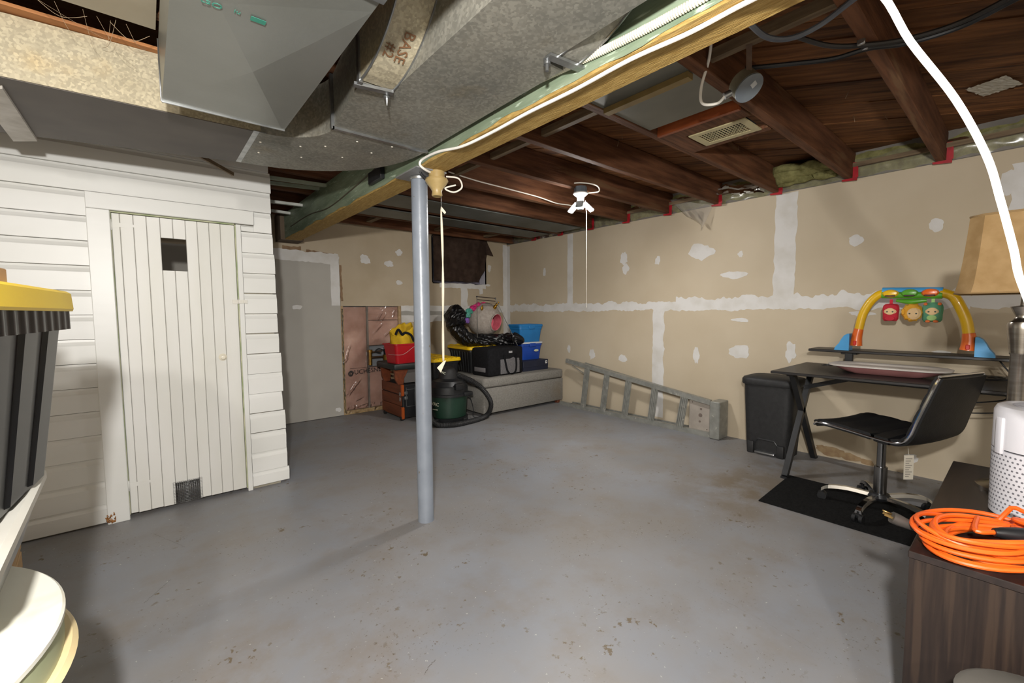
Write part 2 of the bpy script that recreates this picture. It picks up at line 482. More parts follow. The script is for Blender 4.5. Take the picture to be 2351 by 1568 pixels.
def blob(wall, N, c, rx, rz, seed, th=0.0011, matl=MUD):
    U = Vector((0, 0, 1)).cross(N).normalized(); V = Vector((0, 0, 1)); c = Vector(c)
    pts = []
    for k in range(22):
        a = 2 * math.pi * k / 22
        r = 1 + 0.38 * nz(math.cos(a) * 1.6 + seed * 3.1, math.sin(a) * 1.6, seed) + 0.12 * random.uniform(-1, 1)
        pts.append((rx * r * math.cos(a), rz * r * math.sin(a)))
    return smear(wall, c, N, U, V, pts, seed, th, matl)
NR, NB = Vector((-1, 0, 0)), Vector((0, -1, 0))
R = lambda x, y: pX(x, y, XR)
B = lambda x, y: pY(x, y, YB)
strip(wr, NR, (XR, 4.95, 1.215), (XR, 0.0, 1.215), 0.042, 0.050, 3.3, 0.6, step=.014)
strip(wr, NR, (XR, 2.3, 1.245), (XR, 0.25, 1.25), 0.05, 0.050, 4.3, 0.9, step=.014)
strip(wr, NR, (XR, 3.73, 1.20), (XR, 3.73, 2.13), 0.045, 0.045, 5.1, 0.25)
strip(wr, NR, (XR, 1.335, 1.25), (XR, 1.335, 2.13), 0.08, 0.08, 6.1, 0.15)
strip(wr, NR, (XR, 2.50, 0.05), (XR, 2.50, 1.2), 0.075, 0.055, 7.1, 0.25)
strip(wr, NR, (XR, 4.945, 0.05), (XR, 4.945, 2.12), 0.035, 0.06, 8.1, 0.2)
strip(wr, NR, (XR, 0.06, 1.2), (XR, 0.06, 2.05), 0.05, 0.05, 9.1, 0.4)
for i, (x, y, rx, ry) in enumerate(((1432, 592, 9, 16), (1436, 617, 8, 12), (1510, 598, 6, 10), (1607, 580, 27, 22), (1688, 632, 27, 9), (1676, 628, 10, 5), (1700, 583, 5, 8), (1965, 552, 12, 13), (2150, 517, 11, 17), (1250, 625, 4, 10), (1306, 801, 4, 11), (1360, 814, 8, 12), (1429, 823, 9, 9), (1598, 815, 6, 21), (1697, 808, 20, 18), (1815, 808, 11, 24), (2090, 1052, 12, 11), (2316, 420, 13, 28), (1700, 735, 16, 5), (2160, 808, 14, 4), (1980, 720, 20, 6))):
    p = R(x, y); s = (p - EYE).dot(CF) / FPX
    blob(wr, NR, p, rx * s * 1.1, ry * s * .9, i + 2.5)
strip(wb, NB, (IX1, YB, 1.205), (XR, YB, 1.205), 0.045, 0.05, 12.1, 0.35)
strip(wb, NB, (IX1, YB, 1.10), (3.1, YB, 1.10), 0.05, 0.045, 13.1, 0.3)
strip(wb, NB, (IX1, YB - 0.0003, 1.155), (3.15, YB - 0.0003, 1.155), 0.022, 0.03, 14.1, 0.3, matl=MUDG)
strip(wb, NB, (4.05, YB, 0.05), (4.05, YB, 2.14), 0.05, 0.035, 15.1, 0.2)
strip(wb, NB, (2.95, YB, 1.522), (3.70, YB, 1.522), 0.03, 0.03, 16.1, 0.6)
strip(wb, NB, (3.33, YB, 1.25), (3.33, YB, 1.51), 0.055, 0.05, 17.1, 0.4)
strip(wb, NB, (3.62, YB, 1.42), (3.60, YB, 1.51), 0.03, 0.03, 18.1, 0.5)
strip(wb, NB, (0.95, YB - 0.005, 1.775), (1.66, YB - 0.005, 1.755), 0.05, 0.06, 19.1, 0.3)
strip(wb, NB, (1.615, YB - 0.005, 1.25), (1.615, YB - 0.005, 1.76), 0.05, 0.045, 20.1, 0.15)
for i, (x, y, rx, ry) in enumerate(((838, 596, 11, 12), (893, 606, 10, 8), (916, 580, 7, 8), (916, 649, 8, 6), (1123, 616, 5, 9), (1120, 655, 6, 3), (777, 940, 6, 6), (682, 705, 10, 6), (770, 590, 8, 8))):
    p = B(x, y); s = (p - EYE).dot(CF) / FPX
    if p.x < IX0 and p.z < 1.8: p.y -= 0.005
    blob(wb, NB, p, rx * s * 1.05, ry * s * .9, i + 40.5)
# torn brown drywall paper along the patched panel
TORN = mat('torn drywall paper', '#8d7358', '#7b6148', scale=20, rough=.9)
strip(wb, NB, (1.10, YB, 1.845), (1.28, YB, 1.842), 0.014, 0.02, 50.1, 0.8, 0.0008, TORN, 0.012)
strip(wb, NB, (1.33, YB, 1.83), (1.62, YB, 1.80), 0.012, 0.016, 51.1, 0.9, 0.0008, TORN, 0.012)
strip(wb, NB, (1.69, YB, 1.30), (1.68, YB, 1.70), 0.010, 0.012, 52.1, 0.9, 0.0008, TORN, 0.012)

MOLD = mat('water stain', '#a68e6b', '#93785a', scale=22, rough=.9)
for i, (x, y, rx, ry) in enumerate(((1915, 1043, 26, 12), (1955, 1052, 20, 9), (1890, 1030, 14, 9), (1990, 1062, 14, 6))):
    p = R(x, y); s = (p - EYE).dot(CF) / FPX; p.z = max(p.z, ry * s + .006)
    o = blob(wr, NR, p, rx * s, ry * s * .9, i + 70.5, matl=MOLD); o.name = 'water_stain'
# -- hairline cracks in the floor paint
CRK = mat('crack dirt', '#4c443a', rough=.95)
for pts in (((1228, 1148), (1340, 1200), (1440, 1260), (1560, 1325), (1650, 1372)), ((1650, 1372), (1760, 1430), (1880, 1500)), ((330, 1385), (362, 1357), (392, 1330)), ((352, 1225), (400, 1245), (425, 1256)), ((1000, 1515), (985, 1530), (975, 1548))):
    q = MB(); L_ = spline([pz(x, y, .0006) for x, y in pts], 10)
    L_ = [p + Vector((.006 * nz(k * .9, pts[0][0]), .006 * nz(k * .9, 5), 0)) for k, p in enumerate(L_)]
    q.loft([[p + Vector((0, -.0009, 0)) for p in L_], [p + Vector((0, .0009, 0)) for p in L_]], cap=False, closed=False); q.build('crack', CRK, floor)
# -- window with a cloth hung over it
wn = thing('window_1', 'small basement window with white reveal behind the brown cloth', 'window', (WX0, YB, WZ0)); wn['kind'] = 'structure'
RV = mat('window reveal paint', '#d9d6dd', '#cfcad6', scale=3, rough=.6)
b = MB()
b.box((WX0, YB, WZ0 - .012), (WX1, YB + .16, WZ0)).box((WX1, YB, WZ0), (WX1 + .012, YB + .16, WZ1)).box((WX0 - .012, YB, WZ0), (WX0, YB + .16, WZ1)).box((WX0, YB, WZ1), (WX1, YB + .16, WZ1 + .012))
b.build('window_frame', RV, wn)
b = MB(); b.box((WX0, YB + .14, WZ0), (WX1, YB + .146, WZ1)); b.build('pane', mat('dim window glass', '#8e8a99', '#7d7988', rough=.15), wn)
b = MB()
def cl(u, v):
    x = WX0 + 0.005 + u * (0.86 - 0.02 * v)
    z = 2.165 - v * 0.585
    if u > 0.86: z += 0.18 * (u - 0.86) / 0.14 * v; x += 0.02 * math.sin(v * 5)
    fold = 0.012 * math.sin(u * 17 + 2 * v) * v + 0.02 * math.exp(-((u - 0.12 - 0.06 * v) / 0.05) ** 2) * v + 0.024 * math.exp(-((u - 0.82 + .1 * v) / 0.06) ** 2)
    hem = 0.02 * max(0, v - 0.88) / 0.12 * (1 + nz(u * 20, v * 9))
    return (x, YB - 0.016 - fold - hem * .6 - 0.01 * nz(u * 6, v * 5), z + 0.012 * nz(u * 9, 3) * v)
b.grid(cl, 60, 24)
def cl2(u, v):                   # loose corner sticking out
    return (3.68 + 0.10 * u * (0.3 + .7 * v) , YB - 0.03 - 0.05 * u * v, 2.16 - v * 0.19 - 0.02 * u)
b.grid(cl2, 6, 6)
o = b.build('window_cloth', mat('brown cloth', '#473931', '#382c26', scale=14, rough=.95, spec=.1), None, solid=0.003)
tag(o, 'dark brown cloth pinned over the basement window with gathered hem', 'cloth')

# -- open bay with studs, pink insulation, film
iv = thing('insulation_bay', 'pink fibreglass insulation behind clear film in open back wall bay', 'insulation', ((IX0 + IX1) / 2, YB, 0))
MB().box((IX0, YB + .15, 0), (IX1, YB + .16, IZ + .02)).build('backing', mat('bay backing', '#8b8f93', '#7c8084', rough=.9), iv)
for x in (IX0 - 0.004, 1.975, IX1 - 0.03):
    w_ = 0.034 if x != 1.975 else 0.02
    MB().box((x, YB + .012 if x != 1.975 else YB + .03, 0.04), (x + w_, YB + .14, IZ)).build('stud', LUMBER if x != 1.975 else mat('grey stud', '#6f675e', '#5c554d', scale=9, rough=.8), iv)
MB().box((IX0, YB + .012, 0), (IX1, YB + .14, 0.04)).build('bottom_plate', LUMBER, iv)
def batt(x0, x1, z0, z1, sd):
    q = MB()
    q.grid(lambda u, v: (x0 + u * (x1 - x0), YB + 0.045 - 0.028 * math.sin(math.pi * u) ** .5 * math.sin(math.pi * v) ** .4 - 0.012 * nz(u * 3 + sd, v * 5), z0 + v * (z1 - z0)), 14, 30)
    q.box((x0, YB + .05, z0), (x1, YB + .14, z1))
    q.build('insulation_batt', INS_P, iv)
batt(IX0 + .03, 1.973, 0.045, IZ - .01, 1); batt(1.997, IX1 - .03, 1.08, IZ - .005, 2); batt(1.997, IX1 - .03, 0.78, 1.075, 3); batt(1.997, IX1 - .03, 0.045, 0.52, 4)
FOLDS = [(1.78, .30, 1.0, .09, 0.015), (1.74, .26, .5, .06, 0.012), (1.83, .35, .9, .06, 0.013), (1.72, .66, 1.3, .05, 0.013), (1.75, .76, 1.2, .05, 0.012), (1.70, .62, .7, .04, 0.012), (2.12, 1.12, 1.0, .06, 0.015), (2.16, 1.10, .9, .06, 0.013), (2.30, 1.15, 1.2, .05, 0.013), (2.1, .98, .8, .08, 0.011), (1.85, .17, .4, .05, 0.012), (1.90, .10, .2, .10, 0.013), (2.22, .92, .7, .08, 0.011), (1.955, .62, 1.55, .09, 0.013)]
q = MB()
def fl(u, v):
    x, z = IX0 + 0.0 + u * (IX1 - IX0), 0.01 + v * (IZ - .01)
    dx, dz = x - 2.08, z - .66
    d = 0.007 * nz(u * 4, v * 5, 1) + 0.006 * abs(nz(u * 9 + v * 6, v * 3, 4)) + 0.004 * abs(nz(u * 22 - v * 14, v * 20, 7))
    if v < .08: d += 0.01 * nz(u * 30, v * 40)
    for (fx, fz, ang, ln, hh) in FOLDS:
        ca, sa = math.cos(ang), math.sin(ang); ex_, ez_ = x - fx, z - fz
        al, ac = ex_ * ca + ez_ * sa, -ex_ * sa + ez_ * ca
        d += hh * math.exp(-(ac / .008) ** 2 - (al / ln) ** 2)
    return (x, YB + 0.002 - d, z)
q.grid(fl, 110, 150)
fs = q.f; keep = []
for k, f in enumerate(fs):       # hole cut in the film where the pipes come out
    c = sum((q.v[i] for i in f), Vector()) / 4
    if not (1.99 < c.x < 2.36 and .55 < c.z < .78): keep.append(k)
q.f = [fs[k] for k in keep]; q.sm = [True] * len(q.f); q.mi = [0] * len(q.f)
q.build('vapour_film', FILM, iv)
q = MB(); sp = [Vector((IX0 + .012 + .008 * nz(k * .4), YB - .004 + .004 * nz(k * .7, 3), .03 + k * (IZ - .06) / 80)) for k in range(81)]
q.tube(sp, [.004 + .010 * abs(nz(k * .33, 7)) for k in range(81)], 6); q.build('sealant_bead', mat('black sealant', '#2c2a22', '#6d5b2c', scale=25, rough=.35), iv)
INK = mat('black ink', '#2b2523', '#332c29', rough=.6)
m0 = frame_m((1.875, YB - .0075, .487), (1, 0, 0), (0, 0, 1))
text_part('film_print', 'DUCHESNE', 0.074, frame_m((1.93, YB - .013, .487), (1, 0, .05), (0, 0, 1)), INK, iv, sx=1.0)
q = MB(); rin = []
for k in range(24):
    a = 2 * math.pi * k / 24; rin.append(Vector((1.755 + .03 * math.cos(a), YB - .013, .472 + .03 * math.sin(a))))
q.loft([rin, [Vector((1.755 + (p.x - 1.755) * .45, p.y, .472 + (p.z - .472) * .45)) for p in rin]], cap=False)
q.build('film_logo', INK, iv)
b = MB(); b.box((1.75, YB - .0132, .53), (2.3, YB - .0128, .5325)); b.build('film_line', INK, iv)
BR = mat('brass', '#a8823c', '#7c5c25', scale=20, rough=.4, metal=.8)
pv = thing('water_meter', 'brass water meter with black cap on pipes in wall bay', 'water meter', (2.16, YB, 0.64))
b = MB(); b.cyl((2.0, YB + .02, .70), (2.0, YB + .02, .55), .022, n=12).cyl((2.0, YB + .02, .73), (2.0, YB + .02, .70), .03, n=12); b.build('valve', BR, pv)
b = MB(); b.cyl((2.0, YB + .02, .64), (2.36, YB + .02, .64), .012, n=10).cyl((2.0, YB + .02, .70), (2.15, YB + .02, .71), .009, n=10); b.build('pipe', mat('old copper', '#6d5540', '#4c3b2d', rough=.5, metal=.6), pv)
b = MB(); b.lathe([(.0, -.035), (.05, -.035), (.055, 0), (.05, .03), (.0, .03)], 18, Matrix.Translation((2.20, YB - .01, .635))); b.build('meter_body', BR, pv)
b = MB(); b.cyl((2.20, YB - .01, .665), (2.20, YB - .01, .735), .042, n=18); b.build('meter_cap', BLACKP, pv)
b = MB(); b.tube(spline([(2.17, YB - .01, .71), (2.1, YB - .01, .74), (2.06, YB, .71), (2.12, YB - .01, .69)]), .007, 6); b.build('meter_cable', BCABLE, pv)

# ================================================================== white partition with the plank door
wl = thing('wall_left', 'white painted clapboard partition with a narrow plank door', 'wall', (0.1, YW, 0)); wl['kind'] = 'structure'
Z0, PIT_ = 0.112, 0.1318
DX0, DX1, DZ1 = -0.128, 0.452, 1.728
CX0 = -0.222
def clap(x0, x1a, x1b, z0, z1, dy):
    q = MB()
    h = z1 - z0
    prof = [(0, 0), (-.020, 0.002), (-.020, h * .74), (-.016, h * .80), (-.0105, h * .9), (-.009, h - .0015), (0, h - .0015)]
    y = YW + .02 + dy
    q.loft([[Vector((x0, y + p[0], z0 + p[1])) for p in prof], [Vector((x1a + (x1b - x1a) * p[1] / h, y + p[0], z0 + p[1])) for p in prof]], smooth=False)
    return q.build('board', WHITE_P, wl)
for k in range(-1, 16):
    z0 = Z0 + k * PIT_; z1 = z0 + PIT_
    if k == -1: z0 = 0.008
    if k == 15: z1 = 2.14
    ex = 0.700 - 0.020 * z0 + random.uniform(-.006, .006)
    zm = (z0 + z1) / 2
    if zm < 1.80:
        clap(-1.6, CX0, CX0, z0, z1, random.uniform(-.001, .001))
        if zm < 1.72: clap(0.487, ex, ex + random.uniform(-.003, .003), z0 + random.uniform(-.004, .004) if k > -1 else .02, z1 - 0.001, random.uniform(-.003, .002))
        else:
            clap(0.5575, ex, ex, z0, z1, 0); clap(0.487, 0.557, 0.557, z0, 1.735, 0)
    else:
        clap(-1.6, ex, ex, z0, z1, random.uniform(-.001, .001))
b = MB()
for x0, x1, z0, z1 in ((-1.6, DX0 - .02, 0, 2.14), (.46, .655, 0, 2.14), (DX0 - .02, .46, DZ1 + .03, 2.14)):
    b.box((x0, YW + .021, z0), (x1, YW + .04, z1))
b.build('sheathing', mat('partition sheathing', '#9c9686', '#8b8576', scale=4, rough=.8), wl)
b = MB(); b.rbox((CX0, YW - .022, 0), (DX0, YW + .02, 1.735), .003, 1, smooth=False); b.build('casing', WHITE_P, wl)
b = MB(); b.rbox((CX0, YW - .022, 1.736), (0.557, YW + .0, 1.822), .003, 1, smooth=False); b.build('head_casing', WHITE_P, wl)
b = MB(); b.rbox((0.458, YW - .004, 0.0), (0.485, YW + .03, 1.733), .002, 1, smooth=False); b.build('jamb', WHITE_P, wl)
b = MB(); b.box((DX1, YW + .006, 0.02), (0.458, YW + .02, 1.73)).box((DX0 - .001, YW + .006, DZ1), (DX1, YW + .02, DZ1 + .008)).box((DX0 - .001, YW + .01, 0.02), (DX0 + .003, YW + .02, DZ1)); b.build('door_stop', WORN, wl)
# rotten wood at the foot of the casing
b = MB()
for k in range(26):
    c = Vector((CX0 + random.uniform(-.004, .03), YW - .0235 + random.uniform(-.002, .002), random.uniform(.002, .055)))
    b.tube([c, c + Vector((random.uniform(-.008, .008), -.004, random.uniform(.004, .02)))], [.004, .001], 5)
b.build('rotten_wood', mat('rotten wood', '#a9743f', '#7a4e28', scale=60, rough=.95), wl)
# door
dr = thing('door_1', 'narrow white plank door with square peep hole and wire vent', 'door', ((DX0 + DX1) / 2, YW, 0)); dr['kind'] = 'structure'
npl = 10
pw = (DX1 - DX0 - .004) / npl
xs = [pY(x_, 530, YW).x for x_ in (254, 276, 307, 337, 368, 397, 426, 453, 480, 506, 533)]
xs[0], xs[-1] = DX0 + .004, DX1 - .001
HX0, HX1, HZ0, HZ1 = xs[4], xs[6], 1.423, 1.612
VX0, VX1, VZ0, VZ1 = HX0, HX1, 0.035, 0.150
def plank(x0, x1, z0, z1):
    q = MB(); g = .0006
    y = YW + .006 + random.uniform(-.0006, .0006)
    prof = [(x0 + g, y + .018), (x0 + g, y + .003), (x0 + g + .0025, y), (x1 - g - .0025, y), (x1 - g, y + .003), (x1 - g, y + .018)]
    q.loft([[Vector((p[0], p[1], z0)) for p in prof], [Vector((p[0], p[1], z1)) for p in prof]], smooth=False)
    q.build('plank', WHITE_D, dr)
for k in range(npl):
    x0, x1 = xs[k], xs[k + 1]
    zb = 0.022 + 0.006 * random.random()
    cuts = [(zb, DZ1 - .004)]
    def cut(cuts, hx0, hx1, hz0, hz1):
        out = []
        for a, c in cuts:
            if x1 > hx0 + .012 and x0 < hx1 - .012 and a < hz0 and c > hz1: out += [(a, hz0), (hz1, c)]
            else: out.append((a, c))
        return out
    cuts = cut(cuts, HX0, HX1, HZ0, HZ1); cuts = cut(cuts, VX0, VX1, VZ0, VZ1)
    for a, c in cuts:
        if c - a > .01: plank(x0, x1, a, c)
b = MB()
for k in range(15):
    t = k / 14
    x = VX0 - .012 + t * (VX1 - VX0 + .024); b.cyl((x, YW + .004, VZ0 - .01), (x, YW + .004, VZ1 + .005), .0010, n=4)
    z = VZ0 - .01 + t * (VZ1 - VZ0 + .015); b.cyl((VX0 - .012, YW + .0045, z), (VX1 + .012, YW + .0045, z), .0010, n=4)
b.build('vent_mesh', STEEL, dr)
for zz in (1.66, .19):
    b = MB(); b.prism([(DX0 + .004, YW + .004, zz - .012), (DX0 + .10, YW + .004, zz - .004), (DX0 + .10, YW + .004, zz + .010), (DX0 + .004, YW + .004, zz + .016)], (0, .004, 0)); b.cyl((DX0 + .002, YW + .002, zz - .03), (DX0 + .002, YW + .002, zz + .03), .0045, n=8); b.build('hinge', WHITE_D, dr)
kp = pY(512, 820, YW)
b = MB(); mk = frame_m((kp.x, YW + .006, kp.z), (1, 0, 0), (0, 0, 1)); b.lathe([(0, 0), (.022, 0), (.0225, .003), (.017, .006), (.012, .008), (.010, .016), (.013, .020), (.012, .026), (0, .028)], 24, mk); b.build('knob', mat('knob paint', '#e2dccb', '#d2cbb8', rough=.35), dr)
kp = pY(553, 693, YW)
b = MB(); b.box((kp.x - .045, YW - .001, kp.z - .012), (kp.x - .012, YW + .006, kp.z + .014)).box((kp.x - .012, YW - .010, kp.z - .010), (kp.x + .036, YW - .004, kp.z + .012)); b.cyl((kp.x - .012, YW - .005, kp.z - .014), (kp.x - .012, YW - .005, kp.z + .016), .005, n=8); b.box((kp.x + .012, YW - .016, kp.z - .006), (kp.x + .024, YW - .004, kp.z + .008)); b.build('hasp', mat('hasp paint', '#d3d0c6', '#c6c2b6', rough=.4), dr)

# ================================================================== ceiling: subfloor, joists, blocking
cl_ = thing('ceiling', 'open basement ceiling of dark joists under diagonal subfloor boards', 'ceiling', (1, 1, ZJ)); cl_['kind'] = 'structure'
def clip(poly, a, bq, c):        # keep a*x + b*y <= c
    out = []
    for i in range(len(poly)):
        p, q = poly[i], poly[(i + 1) % len(poly)]
        dp, dq = a * p[0] + bq * p[1] - c, a * q[0] + bq * q[1] - c
        if dp <= 0: out.append(p)
        if dp * dq < 0:
            t = dp / (dp - dq); out.append((p[0] + (q[0] - p[0]) * t, p[1] + (q[1] - p[1]) * t))
    return out
da = math.radians(DIAG)
dv = (-math.sin(da), math.cos(da)); nv = (math.cos(da), math.sin(da))
BW = 0.138
k0, k1 = int((-2.4 * nv[0] - 2.8 * nv[1]) / BW) - 2, int((4.3 * nv[0] + 5.2 * nv[1]) / BW) + 2
for k in range(k0, k1):
    n0, n1 = k * BW + .0022, (k + 1) * BW - .0022
    poly = [(nv[0] * n + dv[0] * t, nv[1] * n + dv[1] * t) for n, t in ((n0, -9), (n1, -9), (n1, 9), (n0, 9))]
    for a, c, e in ((1, 0, XR + .13), (-1, 0, -XL), (0, 1, YB + .16), (0, -1, -YF)):
        poly = clip(poly, a, c, e)
        if len(poly) < 3: break
    if len(poly) < 3: continue
    z = ZS + random.uniform(0, .006)
    MB().prism([(p[0], p[1], z) for p in poly], (0, 0, .02)).build('subfloor_board', PLANK, cl_)
MB().box((XL - .1, YF - .1, ZS + .03), (XR + .15, YB + .3, ZS + .06)).build('floor_deck', DARK, cl_)
JY = [0.402 + 0.4905 * k for k in range(-6, 10)]      # near faces of the joists
JT = 0.05
for y in JY:
    if y > YB: continue
    MB().rbox((XL, y + random.uniform(-.003, .003), ZJ + random.uniform(-.002, .002)), (XR + .11, y + JT + random.uniform(-.003, .003), ZS - .0005), .003, 1, smooth=False).build('joist', JOIST, cl_)
bays = [(JY[i] + JT, JY[i + 1]) for i in range(len(JY) - 1)]
for y0, y1 in bays:
    if y0 > -1 and y1 < 3.3:
        MB().box((1.80, y0, 2.185), (1.835, y1, 2.225)).build('blocking', OLDLUM, cl_)
# rim: insulation batts, furring ledger, poly and red tape along the right wall
rim = thing('rim_insulation', 'mineral wool batts and clear film stuffed between joist ends above drywall', 'insulation', (XR, 1, 2.14))
for i, (y0, y1) in enumerate(bays):
    if y1 < -.4 or y0 > YB: continue
    q = MB(); sd = i * 3.7
    q.grid(lambda u, v: (XR + .018 - .02 * math.sin(math.pi * v) + .014 * nz(u * 4 + sd, v * 3), y0 + u * (y1 - y0), 2.142 + v * .185), 12, 8)
    q.build('batt', INS_Y, rim)
    q = MB()
    q.grid(lambda u, v: (XR - .012 - .012 * nz(u * 5 + sd, v * 4) - .02 * math.sin(3.14 * v), y0 + u * (y1 - y0), 2.141 + v * (.135 + .03 * nz(u * 3 + sd, 9))), 14, 7)
    q.build('film', FILM2, rim)
    if y1 < 3:
        MB().box((XR - .06, y0 - (.03 if y0 < .6 else .0), 2.215), (XR - .035, y1, 2.245)).build('furring_strip', OLDLUM, rim)
    yy = y0 - JT
    xt = XR - .058
    j_ = lambda: random.uniform(-.004, .004)
    q = MB(); q.prism([(xt, yy - .034 + j_(), 2.138), (xt, yy - .036 + j_(), 2.205), (xt, yy - .028 + j_(), 2.25 + j_()), (xt, yy - .004, 2.25), (xt, yy - .004, 2.138)], (.003, 0, 0))
    q.prism([(xt, yy - .032, 2.118 + j_()), (xt, yy - .032, 2.1375), (xt, yy + JT + .012, 2.1375), (xt, yy + JT + .006 + j_(), 2.124)], (.003, 0, 0))
    q.build('tape_strip', RED, rim)
q = MB(); q.grid(lambda u, v: (XR - .04 - .14 * u - .04 * nz(u * 3, v * 3), 0.99 + v * .40, 2.19 + .10 * u + .03 * nz(u * 4, v * 4)), 14, 14); q.build('batt', INS_Y, rim, solid=.05)
fp = thing('poly_flap', 'loose flap of clear plastic sheet drooping over top of drywall', 'plastic sheet', (XR - .02, 2.1, 2.1))
A_, B_, C_ = pX(1537, 458, XR - .03), pX(1640, 468, XR - .03), pX(1612, 530, XR - .10)
q = MB(); q.grid(lambda u, v: (A_ * (1 - u) + B_ * u) * (1 - v) + (C_ * (0.55 + .45 * u) + (A_ * (1 - u) + B_ * u) * (.45 - .45 * u)) * v + Vector((-.03 * math.sin(u * 9) * v, 0, .012 * math.sin(u * 7))), 16, 12)
q.build('sheet', FILM3, fp)
q = MB(); A2, B2 = pX(1640, 425, XR - .05), pX(1760, 420, XR - .05)
q.grid(lambda u, v: A2 * (1 - u) + B2 * u + Vector((-.05 * v + .02 * nz(u * 6, v * 5), 0, -.09 * v + .02 * nz(u * 5, 2))), 16, 8); q.build('sheet', FILM3, fp)

# ================================================================== beam and post
bt = thing('support_beam', 'long timber beam with green painted side and yellow raw underside', 'beam', (1.15, 2.3, 1.9))
BX0, BX1, BZ = 1.080, 1.226, 1.896
def beamface(zf, n=60):
    return zf
q = MB(); q.rbox((BX0, YF, BZ), (BX1, YB - .22, ZJ - .001), .006, 1, smooth=False); q.build('timber', BEAMY, bt)
q = MB()
q.grid(lambda u, v: (BX0 - .002, YF + u * (YB - .22 - YF), BZ + .006 + (.016 * nz(u * 40) + .0) * (1 - v) * (1 if u > 0 else 0) + v * (ZJ - BZ - .010)), 120, 4)
q.build('painted_side', BEAMG, bt)
MB().box((1.04, YB - .23, BZ - .004), (1.25, YB - .004, ZJ)).build('beam_pocket', mat('beam pocket wood', '#6a5b4a', '#57493b', scale=6, rough=.9), bt)  # block at the beam end in mottled brown wood
pt = thing('support_post', 'round grey painted steel post with chipped paint under the beam', 'post', (1.152, 2.137, 0))
q = MB(); q.lathe([(.0447, 0), (.0437, .004), (.0437, 1.86), (.0437, 1.878)], 40, Matrix.Translation((1.152, 2.137, 0))); q.build('tube', POST, pt)
q = MB(); q.lathe([(.048, 1.872), (.05, 1.876), (.05, 1.886), (.047, 1.889)], 40, Matrix.Translation((1.152, 2.137, 0))); q.build('cap', STEEL, pt)
MB().box((1.06, 1.99, 1.889), (1.232, 2.23, 1.8955)).build('bearing_plate', mat('plate grey paint', '#8a8b8c', '#767675', rough=.5), pt)

# ================================================================== duct work
ZD = 1.93; ZDT = 2.135
du = thing('trunk_duct', 'old galvanized trunk duct with elbow, two risers and riveted seams', 'duct', (.85, 1.4, ZD))
def ductbox(name, x0a, x1a, x0b, x1b, ya, yb_, z0=ZD, z1=ZDT, m=GALV):
    q = MB()
    q.loft([[Vector((x0a, ya, z0)), Vector((x1a, ya, z0)), Vector((x1a, ya, z1)), Vector((x0a, ya, z1))], [Vector((x0b, yb_, z0)), Vector((x1b, yb_, z0)), Vector((x1b, yb_, z1)), Vector((x0b, yb_, z1))]], smooth=False)
    return q.build(name, m, du)
ductbox('duct_section', .672, .970, .684, .978, -2.2, .985)
ductbox('duct_section', .684, 1.045, .686, 1.045, .985, 1.455)
ductbox('duct_section', .578, 1.045, .625, 1.048, 1.455, 1.870)
# elbow turning left, then the run along the partition
ex, ey = .40, 2.10               # centre of the bend
q = MB(); rings = []
yi, yo = 2.115, 2.585
for k in range(13):
    t = k / 12; a = t * math.pi / 2
    ri, ro = .225, .648
    pin = Vector((ex + ri * math.cos(a), 1.89 + ri * math.sin(a), 0))
    pout = Vector((ex + ro * math.cos(a), 1.89 + (ro + .045) * math.sin(a), 0))
    rings.append([pin + Vector((0, 0, ZD - .004)), pout + Vector((0, 0, ZD - .004)), pout + Vector((0, 0, ZDT)), pin + Vector((0, 0, ZDT))])
rings.insert(0, [Vector((.622, 1.866, ZD - .004)), Vector((1.052, 1.866, ZD - .004)), Vector((1.052, 1.866, ZDT)), Vector((.622, 1.866, ZDT))])
q.loft(rings, smooth=False)
q.build('elbow', GALV, du)
q = MB()
q.loft([[Vector((ex + .004, 2.113, ZD)), Vector((ex + .004, 2.583, ZD)), Vector((ex + .004, 2.583, ZDT)), Vector((ex + .004, 2.113, ZDT))], [Vector((-1.9, 2.22, ZD)), Vector((-1.9, 3.14, ZD)), Vector((-1.9, 3.14, ZDT - .02)), Vector((-1.9, 2.22, ZDT - .02))]], smooth=False)
q.build('duct_run', GALVB, du)
q = MB(); q.prism([(ex + .002, 2.117, ZD - .0004), (ex + .002, 2.588, ZD - .0004), (-1.9, 3.14, ZD - .0004), (-1.9, 2.224, ZD - .0004)], (0, 0, -.0022)); q.build('duct_run_bottom', mat('shaded duct steel', '#5d564f', '#4b4540', scale=3, rough=.55, metal=.2), du)  # darker steel: the shade under the run is put into its colour
b = MB(); b.box((.378, 2.11, ZD - .003), (.425, 2.586, ZD - .0005)); b.build('slip_joint', STEEL, du)
# drive slips, hanger straps with bolts
b = MB(); b.box((.618, 1.862, ZD - .010), (1.054, 1.876, ZD)).box((.612, 1.862, ZD - .010), (.624, 1.876, ZDT)); b.build('drive_slip', STEEL, du)
b = MB(); b.bar(pz(812, 193, ZD - .006), pz(902, 213, ZD - .006), .022, .010).box((.566, 1.44, ZD - .01), (.578, 1.46, ZDT)); b.build('hanger_strap', STEEL, du)
p = pz(888, 222, ZD - .01)
b = MB(); b.cyl(p + Vector((0, 0, .012)), p + Vector((0, 0, -.006)), .011, n=10).cyl(p + Vector((0, 0, -.006)), p + Vector((0, 0, -.03)), .006, .001, n=8); b.build('lag_screw', STEEL, du)
b = MB(); b.bar(pz(1258, 128, ZD - .006), pz(1338, 160, ZD - .006), .026, .008); b.build('hanger_strap', STEEL, du)
p = pz(1256, 143, ZD - .01)
b = MB(); b.cyl(p + Vector((0, 0, .01)), p + Vector((0, 0, -.008)), .011, n=10).cyl(p + Vector((0, 0, -.008)), p + Vector((0, 0, -.026)), .0055, n=8); b.build('lag_screw', STEEL, du)
